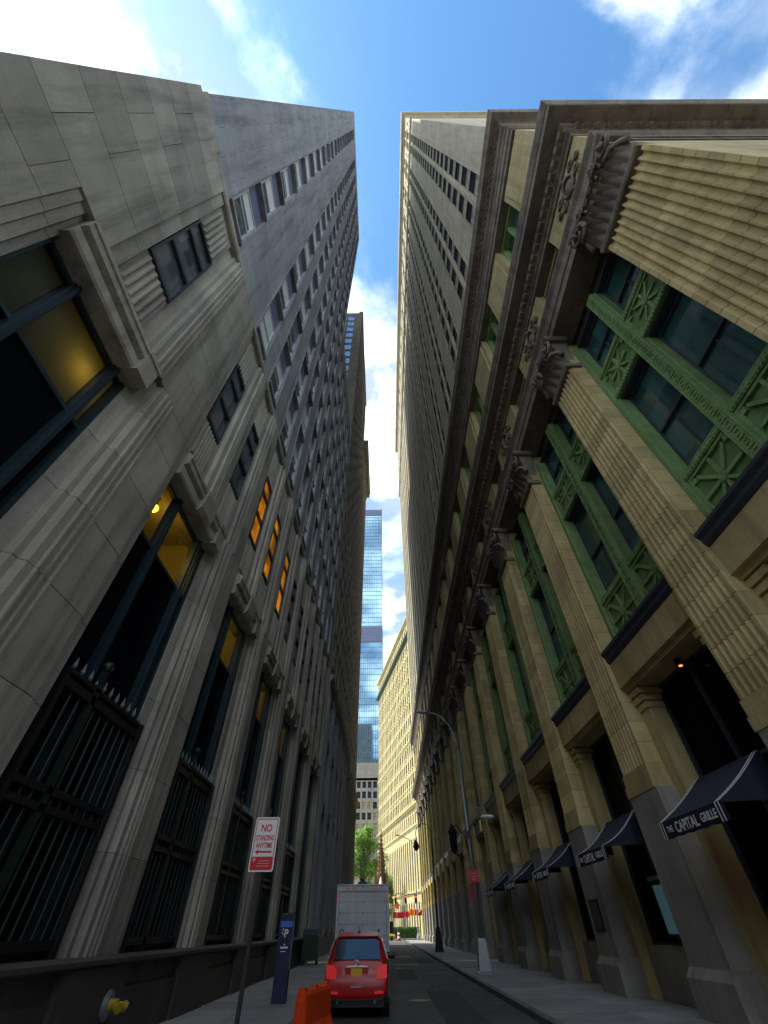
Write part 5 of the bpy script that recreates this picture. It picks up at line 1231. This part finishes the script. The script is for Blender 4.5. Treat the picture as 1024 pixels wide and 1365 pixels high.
for s in (-1, 1):
    for y, tw2 in ((29.0, .5), (34.3, .26)):
        mb = MB(); xx = tcx+s*(1.22-tw2/2); mb.disc_x((xx, y, .46), .46, tw2, 24); wh = obj('wheel', mb.mesh('wheel', ['rubber']), TR)
        mb = MB(); mb.disc_x((tcx+s*1.215, y, .46), .26, .04, 18); obj('rim', mb.mesh('rim', ['galv']), wh)
    mb = MB(); mb.tube([(tcx+s*1.1, 35.2, 1.7), (tcx+s*1.42, 35.1, 1.75)], .02, 6); mb.box(tcx+s*1.42-.1, tcx+s*1.42+.1, 35.02, 35.1, 1.5, 2.0); obj('wing_mirror', mb.mesh('wing_mirror', ['black']), TR)
    mb = MB(); mb.box(tcx+s*.8-.28, tcx+s*.8+.28, 29.75 if False else ty0+2.62, ty0+2.65, .12, .75); obj('mud_flap', mb.mesh('mud_flap', ['rubber']), TR)
mb = MB(); cb = [(33.4, .7), (36.2, .7), (36.25, 1.35), (35.9, 1.55), (35.5, 2.35), (33.4, 2.4)]
mb.loft([[(x, y, z) for y, z in cb] for x in (tcx-1.05, tcx+1.05)]); obj('cab', mb.mesh('cab', ['offwhite']), TR)
mb = MB(); mb.loft([[(x, y, z) for y, z in ((35.92, 1.6), (35.57, 2.28), (35.53, 2.27), (35.88, 1.6))] for x in (tcx-.95, tcx+.95)]); obj('windscreen', mb.mesh('windscreen', ['glass']), TR)
BH = thing('roof_hood', 'dark blue hood showing above the roof of the white truck', 'roof unit', (tcx-.25, 32.3, tzt))
mb = MB(); mb.loft([[(tcx-.25+x*w_, 32.3+y*.4, z) for x, y in ((-.32, -1), (.32, -1), (.32, 1), (-.32, 1))] for w_, z in ((1, tzt+.0), (1, tzt+.25), (.7, tzt+.42), (.35, tzt+.47))]); obj('hood', mb.mesh('hood', ['blue']), BH)
mb = MB(); mb.tube([(tcx-.25, 32.3, tzt+.46), (tcx-.25, 32.3, tzt+.58)], .09, 8); obj('cap', mb.mesh('cap', ['blue']), BH)

# ================================================================== awnings
AWN = [(9.65+PITCH*k) for k in range(6)]
awl = ['navy awning lettered in white above the second shop bay from the corner', 'navy awning second along from the corner, past the first fluted pilaster with awning', 'navy awning third along the stone pilasters', 'navy awning fourth along the stone pilasters', 'navy awning fifth along, just before the street lamp', 'navy awning sixth along, dark one beyond the street lamp']
XF, XB = 6.58, 7.9
for k, y0 in enumerate(AWN[:5]):
    y1 = y0+2.6
    t = thing('shop_awning', awl[k], 'awning', (XB, (y0+y1)/2, 3.2), 'shop awnings')
    nseg = 6; prof = []
    for q in range(nseg+1):
        u = q/nseg; prof.append((XB+(XF-XB)*u, 4.25+(3.38-4.25)*u-(.05+.025*((k*7) % 4))*math.sin(PI*u)))
    mb = MB(); up_ = prof; lo_ = [(x+.0, z-.025) for x, z in prof]
    mb.loft([[(x, y, z) for x, z in up_+lo_[::-1]] for y in (y0, y1)]); obj('canopy', mb.mesh('canopy', ['canvas']), t)
    mb = MB(); nv = 26; top_, bot_ = [], []
    for q in range(nv+1):
        yy = y0+(y1-y0)*q/nv; wv = .014*math.sin(q*1.9+k*2.1); top_.append((XF, yy, 3.37)); bot_.append((XF+wv+.012, yy, 3.06+.008*math.sin(q*1.3+k)))
    mb.loft([[(x-.006, y, z) for x, y, z in top_]+[(x-.006, y, z) for x, y, z in bot_[::-1]], [(x+.006, y, z) for x, y, z in top_]+[(x+.006, y, z) for x, y, z in bot_[::-1]]]); val = obj('valance', mb.mesh('valance', ['canvas']), t)
    for yy in (y0, y1):
        mb = MB(); mb.loft([[(x, yy+e, z) for x, z in [(XB, 3.4), (XB, 4.22)]+[(x, z-.02) for x, z in prof[1:]]+[(XF, 3.34)]] for e in (-.006, .006)]); obj('side_cheek', mb.mesh('side_cheek', ['canvas']), t)
    for yy in (y0+.06, y0+.17, y1-.20, y1-.09):
        mb = MB(); mb.loft([[(x, y, z+.006) for x, z in prof]+[(x, y, z+.001) for x, z in prof[::-1]] for y in (yy, yy+.035)])
        mb.box(XF-.024, XF-.020, yy, yy+.035, 3.06, 3.375); obj('white_stripe', mb.mesh('white_stripe', ['white']), t)
    M = Matrix.Translation((XF-.022, (y0+y1)/2, 3.21)) @ FACE_L
    for txt, off, sz, sxx in (('THE', -.86, .15, .95), ('CAPITAL', -.14, .265, .92), ('GRILLE', .74, .20, .95)):
        obj('lettering', textmesh('lettering', txt, sz, 'white', M @ Matrix.Translation((off, -.01 if sz > .2 else 0, 0)), .002, sxx), val)
    for yy in (y0+.03, y1-.03):
        mb = MB(); mb.tube([(XB-.02, yy, 3.4), (XF+.02, yy, 3.36)], .015, 6); obj('support_arm', mb.mesh('support_arm', ['iron']), t)
# dark plaque on a pedestal
pqy = PIL[2][0]+.35
PQ = thing('wall_plaque', 'dark framed plaque fixed to a stone pedestal between two navy awnings', 'plaque', (XR-.05, pqy, 1.6))
mb = rm(); mb.box(-.09, -.04, pqy, pqy+.85, 1.55, 2.35); obj('frame', mb.mesh('frame', ['iron']), PQ)
mb = rm(); mb.box(-.098, -.09, pqy+.07, pqy+.78, 1.62, 2.28); obj('face', mb.mesh('face', ['dframe']), PQ)
# menu board, neon, lamps
MBD = thing('menu_board', 'pale teal framed menu board in the bay beside the broad stone pedestal', 'board', (XR+.74, 16.1, 1.3))
mb = rm(); mb.box(.62, .70, 15.3, 16.9, 1.42, 2.62); obj('frame', mb.mesh('frame', ['iron']), MBD)
mb = rm(); mb.box(.60, .62, 15.38, 16.82, 1.5, 2.52); obj('panel', mb.mesh('panel', [plain('menu_teal', (.10, .19, .22), .25, emit=(.10, .22, .26), es=.05)]), MBD)
mb = rm(); mb.box(.56, .72, 15.25, 16.95, 2.62, 2.72); obj('top_rail', mb.mesh('top_rail', ['galv']), MBD)
for o in [MBD]: pass
NE = thing('neon_sign', 'red neon squiggle glowing in the dark shop window', 'neon sign', (XR+1.0, 11.3, 2.8))
mb = rm()
mb.tube([(.98, 10.55+.85*t+.0, 2.86+.14*math.sin(t*17)+.05*math.cos(t*31)) for t in [k/40 for k in range(41)]], .028, 6)
mb.tube([(.98, 10.6+.7*t, 2.62+.10*math.sin(t*13+1)) for t in [k/30 for k in range(31)]], .028, 6)
obj('tube', mb.mesh('tube', [emis('neon_red', (1, .10, .02), .5)]), NE)
CL = thing('downlight', 'small orange downlight under the lintel in the dark shop bay', 'lamp', (XR+.7, 11.0, 6.85))
mb = MB(); mb.lathe([(.10, 6.90), (.12, 6.72)], (XR+.75, 11.0, 0), 12); obj('can', mb.mesh('can', ['iron']), CL)
mb = MB(); mb.lathe([(.001, 6.715), (.05, 6.715), (.05, 6.70), (.001, 6.70)], (XR+.75, 11.0, 0), 12); obj('lens', mb.mesh('lens', [emis('downlight_orange', (1, .30, .06), .7)]), CL)
RS = thing('red_wall_sign', 'small red projecting sign on the stone pier beyond the street lamp', 'sign', (XR-.1, 44.8, 3.3))
mb = MB(); mb.box(XR-.75, XR-.15, 44.8, 44.88, 3.2, 4.1); obj('panel', mb.mesh('panel', ['red']), RS)
mb = MB(); mb.box(XR-.78, XR+.02, 44.82, 44.86, 4.1, 4.15); obj('bracket', mb.mesh('bracket', ['iron']), RS)
WLn = thing('wall_lantern', 'large black iron lantern bracketed to the stone pier above the entrance', 'lantern', (XR-.4, 51.0, 7))
mb = MB(); qx, qy = XR-.9, 50.8
mb.loft([[(qx+r*math.cos(PI/6+PI*k/3), qy+r*math.sin(PI/6+PI*k/3), z) for k in range(6)] for r, z in ((.1, 6.7), (.38, 6.9), (.45, 8.2), (.55, 8.3), (.25, 8.7), (.05, 9.0))]); obj('cage', mb.mesh('cage', ['iron']), WLn)
mb = MB(); mb.tube([(qx, qy, 8.7), (XR-.4, qy, 8.9), (XR+.05, qy, 8.2)], .07, 6); mb.tube([(qx, qy, 6.7), (XR+.05, qy, 6.4)], .06, 6); obj('bracket', mb.mesh('bracket', ['iron']), WLn)

# ================================================================== things at the far crossing
BN = thing('construction_banner', 'red and orange construction mesh banner strung along the far side of the avenue', 'banner', (4.5, 131, GZ))
for x in (1.6, 4.1, 6.6, 8.4):
    mb = MB(); mb.tube([(x, 131, GZ if False else 0), (x, 131, 5.4)], .07, 8); obj('post', mb.mesh('post', ['black']), BN)
for k, (x0, x1, mt, za, zb_) in enumerate(((1.6, 4.1, 'red', 3.5, 4.5), (4.1, 5.2, 'red', 3.6, 4.6), (5.2, 6.6, 'orange2', 3.9, 5.0), (6.6, 8.4, 'red', 3.9, 4.9))):
    mb = MB(); mb.loft([[(x0+(x1-x0)*u, 130.9+.12*math.sin(u*9+k)+e, za-.08*math.sin(PI*u)) for u in [q/6 for q in range(7)]]+[(x0+(x1-x0)*u, 130.9+.12*math.sin(u*9+k)+e, zb_-.10*math.sin(PI*u)) for u in [q/6 for q in range(6, -1, -1)]] for e in (0, .03)])
    obj('banner_cloth', mb.mesh('banner_cloth', [mt]), BN)
CN = thing('traffic_drum', 'red and white banded traffic drum standing in the far crossing', 'drum', (2.6, 122, 0))
mb = MB(); mb.lathe([(.42, 0), (.42, .08), (.34, .1)], (2.6, 122, 0), 14); obj('foot', mb.mesh('foot', ['black']), CN)
for k in range(4):
    mb = MB(); mb.lathe([(.34-.03*k, .1+.28*k), (.31-.03*k, .38+.28*k)], (2.6, 122, 0), 14); obj('band', mb.mesh('band', ['red' if k % 2 == 0 else 'white']), CN)
OS = thing('diamond_sign', 'orange diamond roadwork sign on a thin post beyond the truck', 'sign', (2.4, 126, 0))
mb = MB(); mb.tube([(2.4, 126.05, 0), (2.4, 126.05, 5.2)], .04, 6); obj('post', mb.mesh('post', ['galv']), OS)
mb = MB(); mb.loft([[(2.4+x, 126+e, 5.4+z) for x, z in ((0, -.75), (.75, 0), (0, .75), (-.75, 0))] for e in (-.01, .02)]); obj('diamond_panel', mb.mesh('diamond_panel', ['orange2']), OS)
TXI = thing('taxi', 'yellow taxi crossing the avenue half hidden by the truck', 'car', (-.2, 124, 0))
mb = MB(); f = []
def txsec(x, zt_, hw): return [(x, 124+yy, z) for yy, z in ((-.85, .3), (-.88, .7), (-hw, zt_), (hw, zt_), (.88, .7), (.85, .3))]
mb.loft([txsec(1.9, .72, .7), txsec(1.8, .95, .75), txsec(.9, 1.02, .75), txsec(.4, 1.5, .6), txsec(-1.0, 1.52, .6), txsec(-1.7, 1.05, .75), txsec(-2.5, 1.0, .75), txsec(-2.6, .7, .7)])
obj('body', mb.mesh('body', ['yellowp']), TXI)
for x in (1.1, -1.7):
    for yy in (-.84, .84):
        mb = MB(); mb.loft([[(x+.33*math.cos(2*PI*k/18), 124+yy+e, .33+.33*math.sin(2*PI*k/18)) for k in range(18)] for e in (-.09, .09)]); obj('wheel', mb.mesh('wheel', ['rubber']), TXI)
mb = MB(); mb.loft([[(x, 124-.74-e, z) for x, z in ((.55, 1.05), (.32, 1.42), (-.95, 1.44), (-1.5, 1.05))] for e in (-.1, .06)]); obj('side_window', mb.mesh('side_window', ['glass']), TXI)
mb = MB(); mb.box(-.5, .0, 123.85, 124.15, 1.5, 1.66); obj('roof_light', mb.mesh('roof_light', ['white']), TXI)
